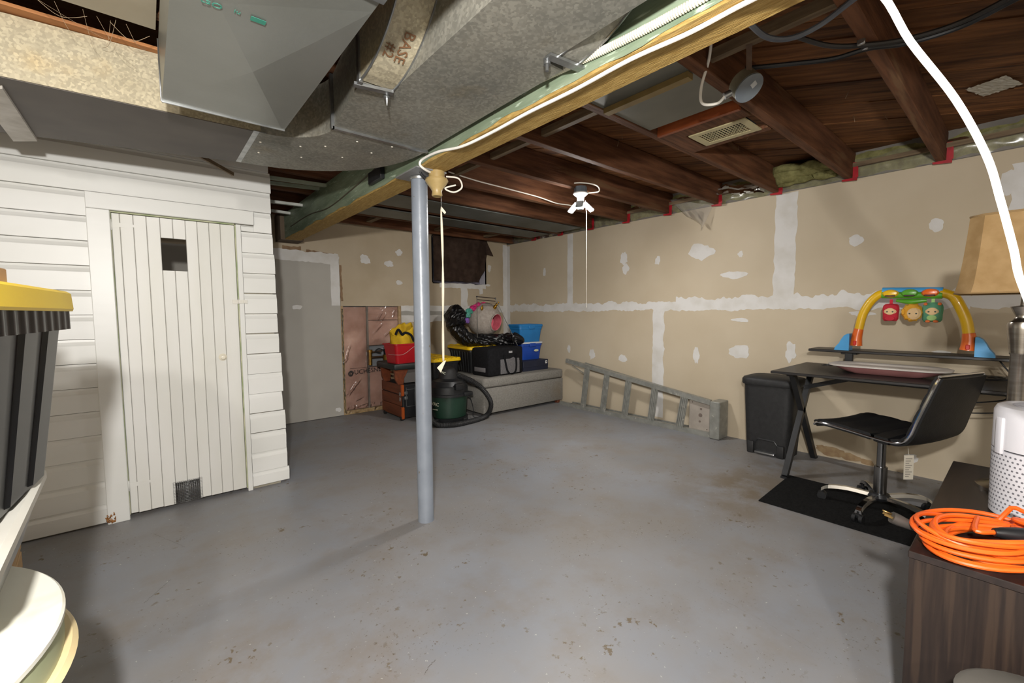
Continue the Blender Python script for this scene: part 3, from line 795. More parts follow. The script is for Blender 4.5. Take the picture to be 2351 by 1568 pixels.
for (x, y) in ((690, 336), (747, 336), (820, 325), (853, 351), (786, 361), (692, 361), (598, 326), (594, 350), (900, 337)):
    p = pz(x, y, ZD - .004)
    MB().lathe([(0, -.0035), (.004, -.003), (.0055, 0)], 8, Matrix.Translation(p)).build('rivet', mat('rivet tin', '#d8d4c8', rough=.3, metal=.6) if 'rivet tin' not in bpy.data.materials else bpy.data.materials['rivet tin'], du)
# risers curving up between the joists on either side of the trunk
def riser(x0, x1, ys, R, m):
    q = MB(); rings = []
    for k in range(15):
        a = k / 14 * math.pi / 2
        o_ = (ys - R * math.sin(a), ZD + R * (1 - math.cos(a)))
        i_ = (ys - .03 * math.sin(a), ZDT - .005 + .02 * (1 - math.cos(a)))
        rings.append([Vector((x0, o_[0], o_[1])), Vector((x1, o_[0], o_[1])), Vector((x1, i_[0], i_[1] + .04)), Vector((x0, i_[0], i_[1] + .04))])
    q.loft(rings, smooth=False)
    o_ = q.build('riser', m, du)
    for x in (x0, x1):           # raised lock seams along both curved edges
        q = MB(); q.tube([r[0 if x == x0 else 1] + Vector((0, -.001, -.001)) for r in rings], .0035, 6); q.build('lock_seam', STEEL, o_)
    return o_
r1 = riser(.572, .684, 1.445, .40, GALVB)
riser(.978, 1.055, .965, .42, GALV)
MARK = mat('marker ink', '#6b4a2e', '#5a3d26', rough=.7)
def onr(t, x):                   # point and upward direction on the riser face
    a = t * math.pi / 2
    return Vector((x, 1.445 - .40 * math.sin(a) - .002, ZD + .40 * (1 - math.cos(a)) - .003)), Vector((0, -math.cos(a), math.sin(a)))
p_, d_ = onr(.30, .638); text_part('marker_writing', 'BASE', .048, frame_m(p_, d_ * -1, (1, 0, 0)), MARK, du, .0003)
p_, d_ = onr(.26, .600); text_part('marker_writing', '#2', .045, frame_m(p_, d_ * -1, (1, 0, 0)), MARK, du, .0003)
# newer branch duct
ZA = 1.885
AX0, AX1, AY = pz(372, 228, ZA).x, pz(652, 300, ZA).x, pz(500, 262, ZA).y
da_ = thing('branch_duct', 'smooth grey sheet metal branch duct with creased bottom panel', 'duct', (.26, 1.2, ZA))
q = MB()
ys, ye = -1.2, AY
c0, c1, c2, c3 = Vector((AX0, ys, ZA)), Vector((AX1, ys, ZA)), Vector((AX1, ye, ZA)), Vector((AX0, ye, ZA))
q.add([c0, c1, c2, c3] + [v + Vector((0, 0, .2)) for v in (c0, c1, c2, c3)], [(4, 5, 6, 7), (0, 1, 5, 4), (1, 2, 6, 5), (2, 3, 7, 6), (3, 0, 4, 7)])
q.build('duct_sides', GALVN, da_)
q = MB()
K1 = pz(580, 153, ZA); K2 = pz(722, 92, ZA); K3 = pz(648, 299, ZA); K4 = pz(500, 0, ZA)
K1.z -= .015; K2.z -= .006; K3.z = ZA; K4.z -= .006
E1 = Vector((AX1, pz(770, 137, ZA).y, ZA)); E2 = Vector((AX1, pz(850, 25, ZA).y, ZA)); T0 = Vector((.26, ys, ZA))
q.add([c3, K3, c2, E1, K2, K1, E2, c1, T0, c0, K4], [(0, 1, 5), (1, 2, 3), (1, 3, 4), (1, 4, 5), (4, 3, 6), (5, 4, 10), (4, 6, 10), (6, 7, 8), (6, 8, 10), (0, 5, 10), (0, 10, 9), (9, 10, 8)])
q.build('bottom_panel', GALVN, da_)
b = MB(); b.tube([(AX0 - .002, ye + .001, ZA + .2), (AX0 - .002, ye + .001, ZA - .001), (AX0 + .02, ye + .001, ZA - .001)], .0022, 6); b.build('corner_seam', STEEL, da_)
b = MB(); b.box((AX0 - .001, ye - .002, ZA - .004), (AX1 + .001, ye + .004, ZA + .002)); b.build('end_flange', STEEL, da_)
E2b = pz(862, 6, ZA); b = MB(); b.box((AX0 - .004, E2b.y - .05, ZA - .006), (AX1 + .006, E2b.y - .012, ZA - .001)); b.build('drive_cleat', STEEL, da_)
GINK = mat('green marker', '#2f7a68', '#3c8a78', rough=.6)
for x, y, s, t in ((472, 2, .03, 'ts'), (498, 14, .028, 'O'), (545, 28, .02, 'iu')):
    text_part('green_writing', t, s, frame_m(pz(x, y, ZA - .0085), (1, 0, 0), (0, -1, 0)), GINK, da_, .0003)
p = pz(593, 47, ZA - .0085); b = MB(); b.box((p.x - .016, p.y - .008, p.z - .0005), (p.x + .016, p.y + .010, p.z)); b.build('green_mark', GINK, da_)

# pale panel and cobwebs above the run, at the top left
MB().box((-1.2, 1.40, ZJ - .014), (.07, 1.955, ZJ - .001)).build('ceiling_panel', mat('pale fibreboard', '#a79f8c', '#9b927e', scale=4, rough=.8), cl_)
MB().box((-1.6, 2.10, ZJ - .012), (.09, 2.17, ZJ - .001)).build('nailer', mat('orange nailer wood', '#a8703f', '#8c5a30', scale=6, rough=.7, stretch=(.5, 5, 5)), cl_)
WEB = mat('cobweb', '#8d7a62', rough=1)
wbq = thing('cobweb', 'dusty strands of cobweb hanging beside the grey branch duct', 'cobweb', (0, 1.95, 2.1))
for k in range(9):
    a = Vector((random.uniform(-.25, .0), random.uniform(1.95, 2.0), ZJ - .016)); c = Vector((random.uniform(-.12, .075), random.uniform(1.95, 2.12), random.uniform(2.03, 2.12)))
    md = (a + c) / 2 + Vector((0, 0, -random.uniform(.01, .04)))
    MB().tube(spline([a, md, c], 6), random.uniform(.0003, .0008), 4).build('strand', WEB, wbq)
# gable pieces below the run: hanging scraps against the partition top
MB().prism([pz(5, 195, ZD - .001), pz(85, 318, ZD - .001), pz(30, 318, ZD - .001), pz(-60, 200, ZD - .001)], (0, 0, -.012)).build('duct_lining_flap', mat('white flaking paint', '#cfcbc4', '#b7b2aa', scale=14, rough=.8), du)
bl = thing('ceiling_cleats', 'painted wood cleats and bracket between partition top and green beam', 'cleats', (.7, 3.5, 2.05))
b = MB(); b.bar(pz(212, 312, ZD + .03), pz(345, 332, ZD + .03), .05, .01); b.build('bracket', PANM, bl)
b = MB(); b.bar(pY(455, 355, 3.0), pY(535, 400, 3.22), .012, .02); b.build('brace', OLDLUM, bl)
# cleats between the partition and the beam
for i, (xa, ya, xb, yb_, m_) in enumerate(((632, 408, 762, 428, 'a'), (632, 420, 745, 435, 'a'), (634, 462, 697, 472, 'b'), (634, 482, 666, 490, 'b'))):
    Y_ = (3.45, 3.62, 4.1, 4.5)[i]
    pa, pb = pY(xa - 40, ya - (4 if i < 2 else 3), Y_), pY(xb, yb_, Y_)
    MB().bar(pa, pb, .03, .022).build('cleat', mat('cleat green', '#8b9680', '#a3aa97', scale=9, rough=.7) if m_ == 'a' else mat('cleat white', '#c9cac2', '#b4b6ac', scale=9, rough=.6), bl)
# return-air panning between joists
pn = thing('return_panning', 'dull sheet metal panning nailed between joists with vent register', 'duct panel', (2.0, 1.2, ZJ))
y0, y1 = bays[[i for i, q_ in enumerate(bays) if abs(q_[0] - .9425) < .02][0]]
MB().box((1.25, y0 + .002, ZJ + .006), (2.15, y1 - .002, ZJ + .009)).build('sheet', mat('panning steel', '#77776e', '#686860', scale=3, rough=.5, metal=.4), pn)
b = MB(); b.box((1.745, y0 + .005, ZJ - .02), (1.785, y1 - .005, ZJ + .005)); b.build('cleat', mat('pine cleat', '#8f7a4c', '#7a663c', scale=8, rough=.7), pn)
b = MB(); b.box((2.222, y0 + .003, ZJ - .012), (2.245, y1 - .003, ZJ + .07)); b.build('orange_board', ORWOOD, pn)
b = MB(); b.box((2.245, y0 + .003, ZJ - .004), (2.36, y1 - .003, ZJ + .014)).box((2.58, y0 + .003, ZJ - .004), (2.63, y1 - .003, ZJ + .014)).box((2.36, 1.29, ZJ - .004), (2.58, y1 - .003, ZJ + .014)); b.build('register_board', JOIST, pn)
BEIGE = mat('beige enamel', '#b6ab83', '#a89d76', scale=9, rough=.45)
vx0, vx1, vy0, vy1 = 2.362, 2.572, 0.972, 1.272
b = MB()
fw = .036
b.box((vx0, vy0, ZJ - .010), (vx0 + fw, vy1, ZJ - .004)).box((vx1 - fw, vy0, ZJ - .010), (vx1, vy1, ZJ - .004)).box((vx0 + fw, vy0, ZJ - .010), (vx1 - fw, vy0 + fw, ZJ - .004)).box((vx0 + fw, vy1 - fw, ZJ - .010), (vx1 - fw, vy1, ZJ - .004))
rg = b.build('register', BEIGE, pn)
for k in range(14):
    y = vy0 + fw + (k + 1) * (vy1 - vy0 - 2 * fw) / 15
    MB().box((vx0 + fw, y - .0022, ZJ - .0085), (vx1 - fw, y + .0022, ZJ - .0075)).build('louver', BEIGE, rg)
for k in range(5):
    x = vx0 + fw + (k + 1) * (vx1 - vx0 - 2 * fw) / 6
    MB().box((x - .0025, vy0 + fw, ZJ - .0082), (x + .0025, vy1 - fw, ZJ - .0072)).build('louver', BEIGE, rg)
MB().box((vx0 + .02, vy0 + .02, ZJ + .02), (vx1 - .02, vy1 - .02, ZJ + .024)).build('duct_void', DARK, pn)
# dark panning far back
pf = thing('far_panning', 'dark grey sheet metal panning between joists beside the back wall', 'duct panel', (2.8, 3.8, ZJ))
for (ya, yb_) in ((3.40, 3.78), (3.93, 4.25)):
    MB().box((1.30, ya, ZJ - .012), (3.9, yb_, ZJ - .004)).build('sheet', PANM, pf)
for x in (1.9, 2.75, 3.5):
    MB().box((x, 4.26, ZJ + .02), (x + .06, 4.75, ZJ + .05)).build('cleat', OLDLUM, pf)

# ================================================================== cables and ceiling hardware
def cable(name, pts, r, m, label, n=6, cl_n=8, cat='cable', group=None):
    return tag(MB().tube(spline(pts, n), r, cl_n).build(name, m), label, cat, group)
# white cable along the beam, drooping towards the lamp
bc = [(1.075, 1.95, 1.92), (1.072, 1.80, 1.912), (1.085, 1.62, 1.888), (1.094, 1.42, 1.887), (1.092, 1.2, 1.888), (1.10, .98, 1.888), (1.095, .77, 1.888), (1.112, .60, 1.888), (1.108, .46, 1.887)]
cord = [(1.165, 2.02, 1.885), (1.10, 1.985, 1.885), (1.07, 1.975, 1.90)] + bc
cable('beam_cable', cord + [(1.075, .32, 1.855), (1.063, .215, 1.765), (1.10, .165, 1.66), (1.16, .107, 1.555), (1.195, .065, 1.45), (1.212, .045, 1.37), (1.225, .025, 1.28), (1.243, .012, 1.215), (1.29, -.03, 1.10), (1.36, -.12, .99), (1.45, -.22, .80), (1.48, -.27, .58)], .0060, CORDW, 'thick white cord running along the beam and drooping past the lampshade')
# armoured cable above it
q = MB(); ap = spline([(BX0 - .013, -.6, 1.93), (BX0 - .013, .2, 1.928), (BX0 - .013, .5, 1.924), (BX0 - .013, .72, 1.928), (BX0 - .013, .95, 1.945), (BX0 - .010, 1.2, 1.97)], 60)
rr = [.0105 + (.0016 if (i // 1) % 2 else -.0010) for i in range(len(ap))]
tag(q.tube(ap, rr, 10, smooth=False).build('armoured_cable', mat('armour white', '#d8d3c2', '#c6c0ae', scale=20, rough=.45)), 'ribbed off-white armoured cable clipped to green beam side', 'cable')
cable('thin_cable', [(BX0 - .006, 4.5, 1.98), (BX0 - .006, 3.9, 1.985), (BX0 - .006, 3.4, 1.95), (BX0 - .006, 2.9, 1.98), (BX0 - .006, 2.5, 2.02)], .004, mat('brown wire', '#4b4334', rough=.6), 'thin brown wire stapled along the green beam side beyond the post')
b = MB(); b.rbox((BX0 - .03, 2.40, 1.93), (BX0 - .003, 2.58, 2.0), .004, 1); tag(b.build('wire_box', BLACKP), 'small black box fixed to green beam beside the elbow duct', 'box')
cable('black_wire', [(1.12, 2.06, 2.0), (1.10, 2.05, 1.93), (1.115, 2.05, 1.885), (1.14, 2.05, 1.865)], .006, BCABLE, 'short black wire hanging over the top of the post')
# porcelain lampholder under the beam by the post
lh = thing('pull_chain_lampholder', 'yellowed porcelain lampholder without a bulb beside the post', 'lampholder', (1.19, 2.03, 1.89))
PORC = mat('yellowed porcelain', '#b49c6a', '#9f8755', scale=12, rough=.4)
c = Vector((1.186, 2.012, 0))
b = MB(); b.lathe([(.041, 1.895), (.041, 1.858), (.0, 1.858)], 24, Matrix.Translation(c)); b.build('mounting_cup', PORC, lh)
b = MB(); b.lathe([(.0, 1.858), (.056, 1.858), (.060, 1.848), (.050, 1.832), (.033, 1.810), (.025, 1.795), (.028, 1.776), (.024, 1.770), (.0, 1.776)], 28, Matrix.Translation(c)); b.build('socket', PORC, lh)
b = MB(); b.tube([c + Vector((.012, -.020, 1.82)), c + Vector((.012, -.020, 1.70))], .0012, 5); b.build('chain', STEEL, lh)
b = MB(); b.tube(spline([c + Vector((.045, -.02, 1.875)), c + Vector((.095, -.06, 1.865)), c + Vector((.108, -.07, 1.82)), c + Vector((.075, -.045, 1.795)), c + Vector((.04, -.015, 1.815)), c + Vector((.09, -.04, 1.835))], 8), .0042, 7); b.build('cable_loop', WCABLE, lh)
b = MB(); pts = []
x_ = c + Vector((.012, -.018, 0))
for k in range(40):
    t = k / 39
    pts.append((x_ + Vector((.004 * math.sin(t * 5), -.004 * t, 1.70 - t * .79)), .0035 + .003 * abs(math.sin(t * 9))))
ra = [p + Vector((CR.x * w_, CR.y * w_, 0)) for p, w_ in pts]; rb = [p - Vector((CR.x * w_, CR.y * w_, 0)) for p, w_ in pts]
b.loft([ra, rb], cap=False, closed=False)
e_ = pts[-1][0]
b.add([e_, e_ + Vector((.012, -.008, .004)), e_ + Vector((-.012, .008, -.06)), e_ + Vector((-.028, .02, -.035))], [(0, 1, 2, 3)])
e0 = pts[0][0]
b.add([e0 + Vector((0, 0, .02)), e0 + Vector((.02, -.016, -.012)), e0 + Vector((.015, -.012, -.022)), e0 + Vector((-.003, 0, 0))], [(0, 1, 2, 3)])
tag(b.build('pull_ribbon', mat('cotton ribbon', '#e4dac6', '#d6cbb5', scale=20, rough=.9), solid=.001), 'long knotted cotton ribbon hanging from the lampholder chain beside post', 'ribbon')
# junction box under joist
JB = Vector((1.915, .79, 2.085))
jb = thing('junction_box', 'round grey steel junction box strapped below a joist', 'junction box', JB)
mj = Matrix.Translation(JB) @ Matrix.Rotation(math.radians(-38), 4, Vector((.75, -.66, 0))) @ Matrix.Rotation(math.radians(-16), 4, Vector((.64, .77, 0)))
b = MB(); b.lathe([(.0, .032), (.05, .032), (.056, .026), (.056, -.018), (.058, -.022), (.0, -.022)], 28, mj); b.build('body', mat('box steel', '#9d9a87', '#8b8877', scale=12, rough=.45, metal=.5), jb)
b = MB(); b.lathe([(.0, -.023), (.057, -.023), (.057, -.0275), (.0, -.0275)], 28, mj); cv = b.build('cover', mat('cover steel', '#98a1a6', '#88919a', scale=10, rough=.4, metal=.6), jb)
b = MB(); b.box((-.012, -.03, -.029), (.012, -.008, -.0274), mj); b.build('sticker', mat('sticker', '#b9bcbc', rough=.5), cv)
b = MB(); b.cyl(mj @ Vector((-.03, .055, 0)), mj @ Vector((-.042, .078, 0)), .014, n=10); b.build('connector', STEEL, jb)
b = MB(); b.tube(spline([mj @ Vector((-.04, .075, 0)), JB + Vector((-.01, .11, -.035)), JB + Vector((-.05, .155, -.03)), JB + Vector((-.09, .14, .02)), JB + Vector((-.13, .09, .10)), JB + Vector((-.15, .07, .2))], 8), .0058, 8); b.build('cable', WCABLE, jb)
RST = mat('rusty strap', '#5f4a3a', '#4a382b', scale=20, rough=.8)
b = MB(); b.bar(JB + Vector((-.10, -.05, .10)), JB + Vector((-.02, -.02, .03)), .02, .003); b.build('strap', RST, jb)
b = MB(); b.bar(JB + Vector((.05, .06, .01)), JB + Vector((.10, .10, .055)), .018, .003); b.build('strap', RST, jb)
cable('grey_cable', [(1.55, .70, 2.2), (1.62, .665, 2.15), (1.70, .635, 2.118), (1.76, .58, 2.112), (1.775, .5, 2.122), (1.74, .40, 2.138), (1.69, .30, 2.142), (1.60, .1, 2.142), (1.5, -.3, 2.142)], .0095, GCABLE, 'thick grey cable looping below the joists near the beam')
cable('black_cable', [(1.93, .80, 2.16), (1.98, .66, 2.135), (2.045, .53, 2.122), (2.09, .43, 2.132), (2.165, .335, 2.135), (2.185, .2, 2.135), (2.13, .08, 2.135), (2.05, -.1, 2.138), (1.9, -.4, 2.14)], .009, BCABLE, 'thick black cable sagging from junction box across the joists')
cable('black_cable', [(1.92, .62, 2.20), (1.99, .53, 2.15), (2.06, .435, 2.135), (2.14, .33, 2.139), (2.16, .2, 2.139), (2.1, .06, 2.139), (2.0, -.15, 2.139)], .009, mat('worn black cable', '#33302e', '#292725', rough=.5), 'worn black cable stapled to joist above the other black cable')
for x, y in ((1977, 95), (1984, 108)):
    p = pz(x, y, ZJ - .008)
    tag(MB().rbox(p - Vector((.006, .012, .012)), p + Vector((.006, .012, .010)), .003, 1).build('cable_staple', STEEL), 'bright steel staple holding black cables to a joist', 'staple', 'staples on the black cables')
fo = thing('foil_patch', 'crumpled silver foil patch stuck to the subfloor boards', 'foil', (3.43, .18, ZS))
f4 = [pz(2215, 203, ZS - .004), pz(2310, 170, ZS - .004), pz(2350, 190, ZS - .004), pz(2258, 219, ZS - .004)]
q = MB(); q.grid(lambda u, v: (f4[0] * (1 - u) + f4[1] * u) * (1 - v) + (f4[3] * (1 - u) + f4[2] * u) * v + Vector((0, 0, -.006 - .006 * nz(u * 14, v * 9))), 18, 10, smooth=False); q.build('foil_sheet', mat('foil', '#b9b6ad', '#a39f94', scale=20, rough=.4, metal=.5), fo)
# bent nails and hooks
for k in range(16):
    x, y = random.uniform(2.0, 3.6), random.uniform(.5, 1.9)
    a = Vector((x, y, ZS)); t = Vector((random.uniform(-.02, .02), random.uniform(-.02, .02), -random.uniform(.03, .055)))
    tag(MB().tube([a, a + t], .0011, 5).build('nail', mat('nail', '#8a765c', rough=.6) if 'nail' not in bpy.data.materials else bpy.data.materials['nail']), 'thin nail tip poking down through the subfloor boards', 'nail', 'nails through the subfloor')
# LED three-head lamp on a joist
LP = LED_POS
ld = thing('led_lamp', 'lit white LED ceiling lamp with tilted heads under a joist', 'lamp', LP + Vector((0, 0, .14)))
b = MB(); b.lathe([(.0, .155), (.05, .155), (.052, .11), (.0, .11)], 8, Matrix.Translation(LP), smooth=False); b.build('junction_box', mat('box steel blue', '#7f8992', '#6f7982', rough=.4, metal=.6), ld)
b = MB(); b.lathe([(.0, .11), (.058, .108), (.06, .10), (.03, .075), (.026, .045), (.022, .03), (.0, .03)], 24, Matrix.Translation(LP)); b.build('lampholder', mat('white plastic', '#d7d6d2', '#cbcac6', rough=.45), ld)
b = MB(); b.lathe([(.0, .035), (.026, .03), (.03, .0), (.022, -.02), (.0, -.024)], 20, Matrix.Translation(LP)); b.build('led_body', mat('lamp body grey', '#4a4c4e', '#3c3e40', rough=.5), ld)
LEDM = emis('led emitter', (1, .97, .93, 1), LED_STRENGTH)
for ang in (215, 335, 95):
    a = math.radians(ang)
    d = Vector((math.cos(a), math.sin(a), 0))
    mm = Matrix.Translation(LP + d * .065 + Vector((0, 0, -.0))) @ Matrix.Rotation(a, 4, 'Z') @ Matrix.Rotation(math.radians(38), 4, 'Y')
    b = MB(); b.rbox((-.05, -.03, .002), (.05, .03, .014), .004, 1, mm); hd = b.build('lamp_head', mat('head grey', '#6c6e70', rough=.4) if 'head grey' not in bpy.data.materials else bpy.data.materials['head grey'], ld)
    b = MB(); b.rbox((-.046, -.026, -.004), (.046, .026, .0015), .002, 1, mm); b.build('diffuser', LEDM, hd)
    b = MB(); b.tube([LP + d * .02, LP + d * .055], .007, 6); b.build('hinge_arm', BLACKP, ld)
b = MB(); b.tube([LP + Vector((.035, -.02, .05)), LP + Vector((.04, -.028, -.05)), LP + Vector((.042, -.03, -.80))], .0022, 6); b.build('pull_cord', WCABLE, ld)
cable('lamp_cable', [(1.75, 2.41, 2.22), (1.85, 2.415, 2.20), (2.05, 2.415, 2.19), (2.35, 2.415, 2.165), (2.52, 2.41, 2.16), (2.68, 2.34, 2.185), (2.79, 2.27, 2.17), (2.80, 2.25, 2.12), (2.74, 2.31, 2.11)], .005, WCABLE, 'white cable curling over the joist to the LED lamp')
cable('lamp_cable', [(1.75, 2.80, 2.20), (2.0, 2.795, 2.18), (2.3, 2.80, 2.175), (2.65, 2.80, 2.165), (2.8, 2.75, 2.13), (2.95, 2.81, 2.15), (3.1, 2.82, 2.16), (3.13, 2.82, 2.12)], .005, WCABLE, 'white cable stapled along the joist face behind the LED lamp')
# ceiling lamp behind the camera that lights the room
cb = thing('bare_ceiling_lamp', 'white ceiling lampholder with LED bulb above the stacked bins', 'lamp', MAIN + Vector((0, 0, .14)))
b = MB(); b.lathe([(.0, .145), (.06, .145), (.062, .12), (.03, .10), (.028, .08), (.0, .08)], 24, Matrix.Translation(MAIN)); b.build('lampholder', mat('white plastic b', '#d7d6d2', rough=.45), cb)

# ================================================================== storage bins
def rrect(lx, ly, r, z, n=5, rib=None):
    pts = []
    for cx, cy, a0 in ((lx / 2 - r, ly / 2 - r, 0), (-lx / 2 + r, ly / 2 - r, 90), (-lx / 2 + r, -ly / 2 + r, 180), (lx / 2 - r, -ly / 2 + r, 270)):
        for k in range(n + 1):
            a = math.radians(a0 + 90 * k / n)
            pts.append(Vector((cx + r * math.cos(a), cy + r * math.sin(a), z)))
    return pts
def bin_body(lx, ly, h, taper, r, m, par, name='body', ribs=0, rim=.012, rimh=.03):
    q = MB()
    lo, hi = rrect(lx - taper, ly - taper, r, 0), rrect(lx, ly, r, h - rimh)
    rings = [lo, hi, rrect(lx + rim, ly + rim, r, h - rimh), rrect(lx + rim, ly + rim, r, h)]
    q.loft(rings, smooth=False)
    ob = q.build(name, m, par, local=True)
    if ribs:
        for side in range(4):
            L_ = (lx, ly)[side % 2]; W_ = (ly, lx)[side % 2]
            k = max(2, int(ribs * L_ / .6))
            for i in range(k):
                t = (i + .5) / k - .5
                g = MB(); wr_ = L_ / k * .32
                e = .009
                top = Vector((t * (L_ - 2 * r), W_ / 2 - .002, h - rimh - .002)); bot = Vector((t * (L_ - 2 * r - taper), W_ / 2 - taper / 2 - .002, .01))
                pr = [(-wr_, 0), (-wr_ * .7, e), (wr_ * .7, e), (wr_, 0)]
                rt = [top + Vector((a, c, 0)) for a, c in pr]; rb_ = [bot + Vector((a, c, 0)) for a, c in pr]
                rot_ = Matrix.Rotation(math.radians(90 * side), 4, 'Z')
                g.loft([[rot_ @ p for p in rb_], [rot_ @ p for p in rt]], smooth=False)
                g.build('rib', m, ob, local=True)
    return ob
def tote(name, label, loc, rz, lx, ly, h, taper=.08, lidm=YELLOWP, bodym=BLACKP, ribs=9, group=None, lidh=.035, skirt=False):
    t = thing(name, label, 'storage bin', loc, rz, group)
    bin_body(lx, ly, h - lidh + .004, taper, .035, bodym, t, ribs=ribs)
    if skirt:                    # fluted collar below the lid
        q = MB(); base = rrect(lx + .03, ly + .03, .045, 0, 12); ring = []
        for i in range(len(base)):
            a_, b_ = base[i], base[(i + 1) % len(base)]
            k = max(1, int((b_ - a_).length / .008))
            ring += [a_.lerp(b_, j / k) for j in range(k)]
        def fl_(s, z): return [Vector((p.x * (1 + s * (.008 * math.sin(i * .9))), p.y * (1 + s * .008 * math.sin(i * .9)), z)) for i, p in enumerate(ring)]
        q.loft([fl_(1, h - lidh - .045), fl_(1, h - lidh)], cap=False); q.build('collar', bodym, t, local=True)
    q = MB()
    q.loft([rrect(lx + .045, ly + .045, .045, h - lidh), rrect(lx + .05, ly + .05, .05, h - lidh + .006), rrect(lx + .045, ly + .045, .05, h - .006), rrect(lx + .03, ly + .03, .045, h), rrect(lx - .02, ly - .02, .04, h), rrect(lx - .035, ly - .035, .04, h - .012)], smooth=False)
    ld_ = q.build('lid', lidm, t, local=True)
    q = MB()
    for i in range(5):
        for j in range(3):
            x, y = (i - 2) * lx * .17, (j - 1) * ly * .26
            q.rbox((x - lx * .07, y - ly * .1, h - .013), (x + lx * .07, y + ly * .1, h - .004), .004, 1)
    q.build('lid_pads', lidm, ld_, local=True)
    for i in range(6):
        g = MB(); x = (i - 2.5) * lx * .17
        for s in (-1, 1): g.rbox((x - .022, s * (ly / 2 + .012) - .008, h - .004), (x + .022, s * (ly / 2 + .012) + .008, h + .006), .003, 1)
        g.build('lid_lug', lidm, ld_, local=True)
    return t
tote('storage_tote', 'black tote with yellow lid standing left of the bench', (2.585, 4.555, 0), math.radians(1), .35, .62, .645, taper=.07)
# upholstered bench
FAB = mat('grey linen weave', '#8b8882', '#7d7a74', scale=60, rough=.95, spec=.1, bump=.25, bscale=200, c3='#7f7362', s3=2.6, lo3=.6, hi3=.8)
bx0, bx1, by0, by1 = 2.80, 4.07, 3.83, 4.56
bn = thing('storage_bench', 'grey upholstered storage bench with padded lid against the wall', 'bench', ((bx0 + bx1) / 2, (by0 + by1) / 2, 0))
b = MB(); b.rbox((bx0, by0, .035), (bx1, by1, .318), .012, 2); b.build('base', FAB, bn)
b = MB(); b.rbox((bx0 - .004, by0 - .006, .322), (bx1 + .002, by1, .432), .03, 3); b.build('lid', FAB, bn)
for x in (bx0 + .05, bx1 - .07):
    for y in (by0 + .03, by1 - .06):
        MB().rbox((x - .025, y - .02, 0), (x + .025, y + .03, .036), .003, 1, smooth=False).build('leg', mat('bench leg wood', '#6b3a22', '#5a2f1b', rough=.6) if 'bench leg wood' not in bpy.data.materials else bpy.data.materials['bench leg wood'], bn)
tote('storage_tote', 'black tote with yellow lid on bench under the black trash bag', (3.245, 4.52, .432), math.radians(-3), .60, .52, .318, taper=.06)
# soft pet carrier
pc = thing('pet_carrier', 'black soft sided pet carrier with grey mesh window on bench', 'pet carrier', (3.175, 4.05, .432), math.radians(3))
cw, cd, ch = .545, .32, .325
b = MB(); b.rbox((-cw / 2, -cd / 2, 0), (cw / 2, cd / 2, ch), .03, 3); b.build('body', BLACKF, pc, local=True)
b = MB(); b.rbox((-.10, -cd / 2 - .006, .02), (.20, -cd / 2 + .004, .19), .02, 2); b.prism([(-.10, -cd / 2 - .003, .02), (.2, -cd / 2 - .003, .02), (.2, -cd / 2 - .003, .16), (.1, -cd / 2 - .003, .205), (-.1, -cd / 2 - .003, .15)], (0, -.004, 0)); b.build('mesh_window', mat('grey mesh', '#6f6d6e', '#5e5c5e', scale=60, rough=.9), pc, local=True)
b = MB(); b.rbox((-cw / 2 - .004, -.10, .05), (-cw / 2 + .004, .10, .1), .01, 2); b.build('side_window', mat('grey mesh b', '#767476', rough=.9), pc, local=True)
for s in (-1,):
    b = MB(); pts = spline([(-.06, s * cd / 2 - .012, .24), (-.03, s * cd / 2 - .016, .10), (.0, s * cd / 2 - .018, .03), (.06, s * cd / 2 - .02, .005), (.13, s * cd / 2 - .018, .03), (.15, s * cd / 2 - .016, .10), (.145, s * cd / 2 - .012, .24)], 6)
    b.loft([[p + Vector((0, -.004, 0)) for p in pts], [p + Vector((0, .004, .0)) for p in pts], [p + Vector((.02 if i < len(pts) / 2 else -.02, .004, .006)) for i, p in enumerate(pts)], [p + Vector((.02 if i < len(pts) / 2 else -.02, -.004, .006)) for i, p in enumerate(pts)]], cap=False, closed=False, smooth=False)
    b.build('handle', BLACKF, pc, local=True)
b = MB(); b.box((.03, -cd / 2 - .006, .255), (.085, -cd / 2 - .001, .281)); tgp = b.build('brand_tag', mat('tag grey', '#8f8f90', rough=.5), pc, local=True)
b = MB()
for k, x in enumerate((.040, .050, .058, .066, .074)):
    b.box((x, -cd / 2 - .0068, .263), (x + .005, -cd / 2 - .006, .263 + (.011 if k == 0 else .007)))
b.build('tag_marks', mat('tag print', '#e8e8e8', rough=.5), tgp, local=True)
# navy box
nb = thing('navy_box', 'flat navy cardboard box with white sticker on the bench', 'box', (3.72, 4.14, .432), math.radians(1))
NAVY = mat('navy card', '#20253a', '#1b2032', scale=8, rough=.6)
b = MB(); b.box((-.215, -.17, 0), (.215, .17, .085)); b.build('tray', NAVY, nb, local=True)
b = MB(); b.rbox((-.218, -.173, .045), (.218, .173, .125), .003, 1, smooth=False); b.build('lid', NAVY, nb, local=True)
b = MB(); b.box((.165, -.1745, .075), (.198, -.173, .112)); stk = b.build('sticker', mat('white sticker', '#d8d8d6', rough=.6), nb, local=True)
b = MB(); b.box((.174, -.1752, .088), (.188, -.1744, .1)); b.build('sticker_mark', BLACKP, stk, local=True)
BLUE1 = mat('royal blue plastic', '#1748a8', '#123c93', scale=5, rough=.4)
BLUE2 = mat('azure plastic', '#1f78b8', '#1a6aa6', scale=5, rough=.4)
LIDW = mat('off white lid', '#c9ced4', '#bcc1c8', scale=5, rough=.5)
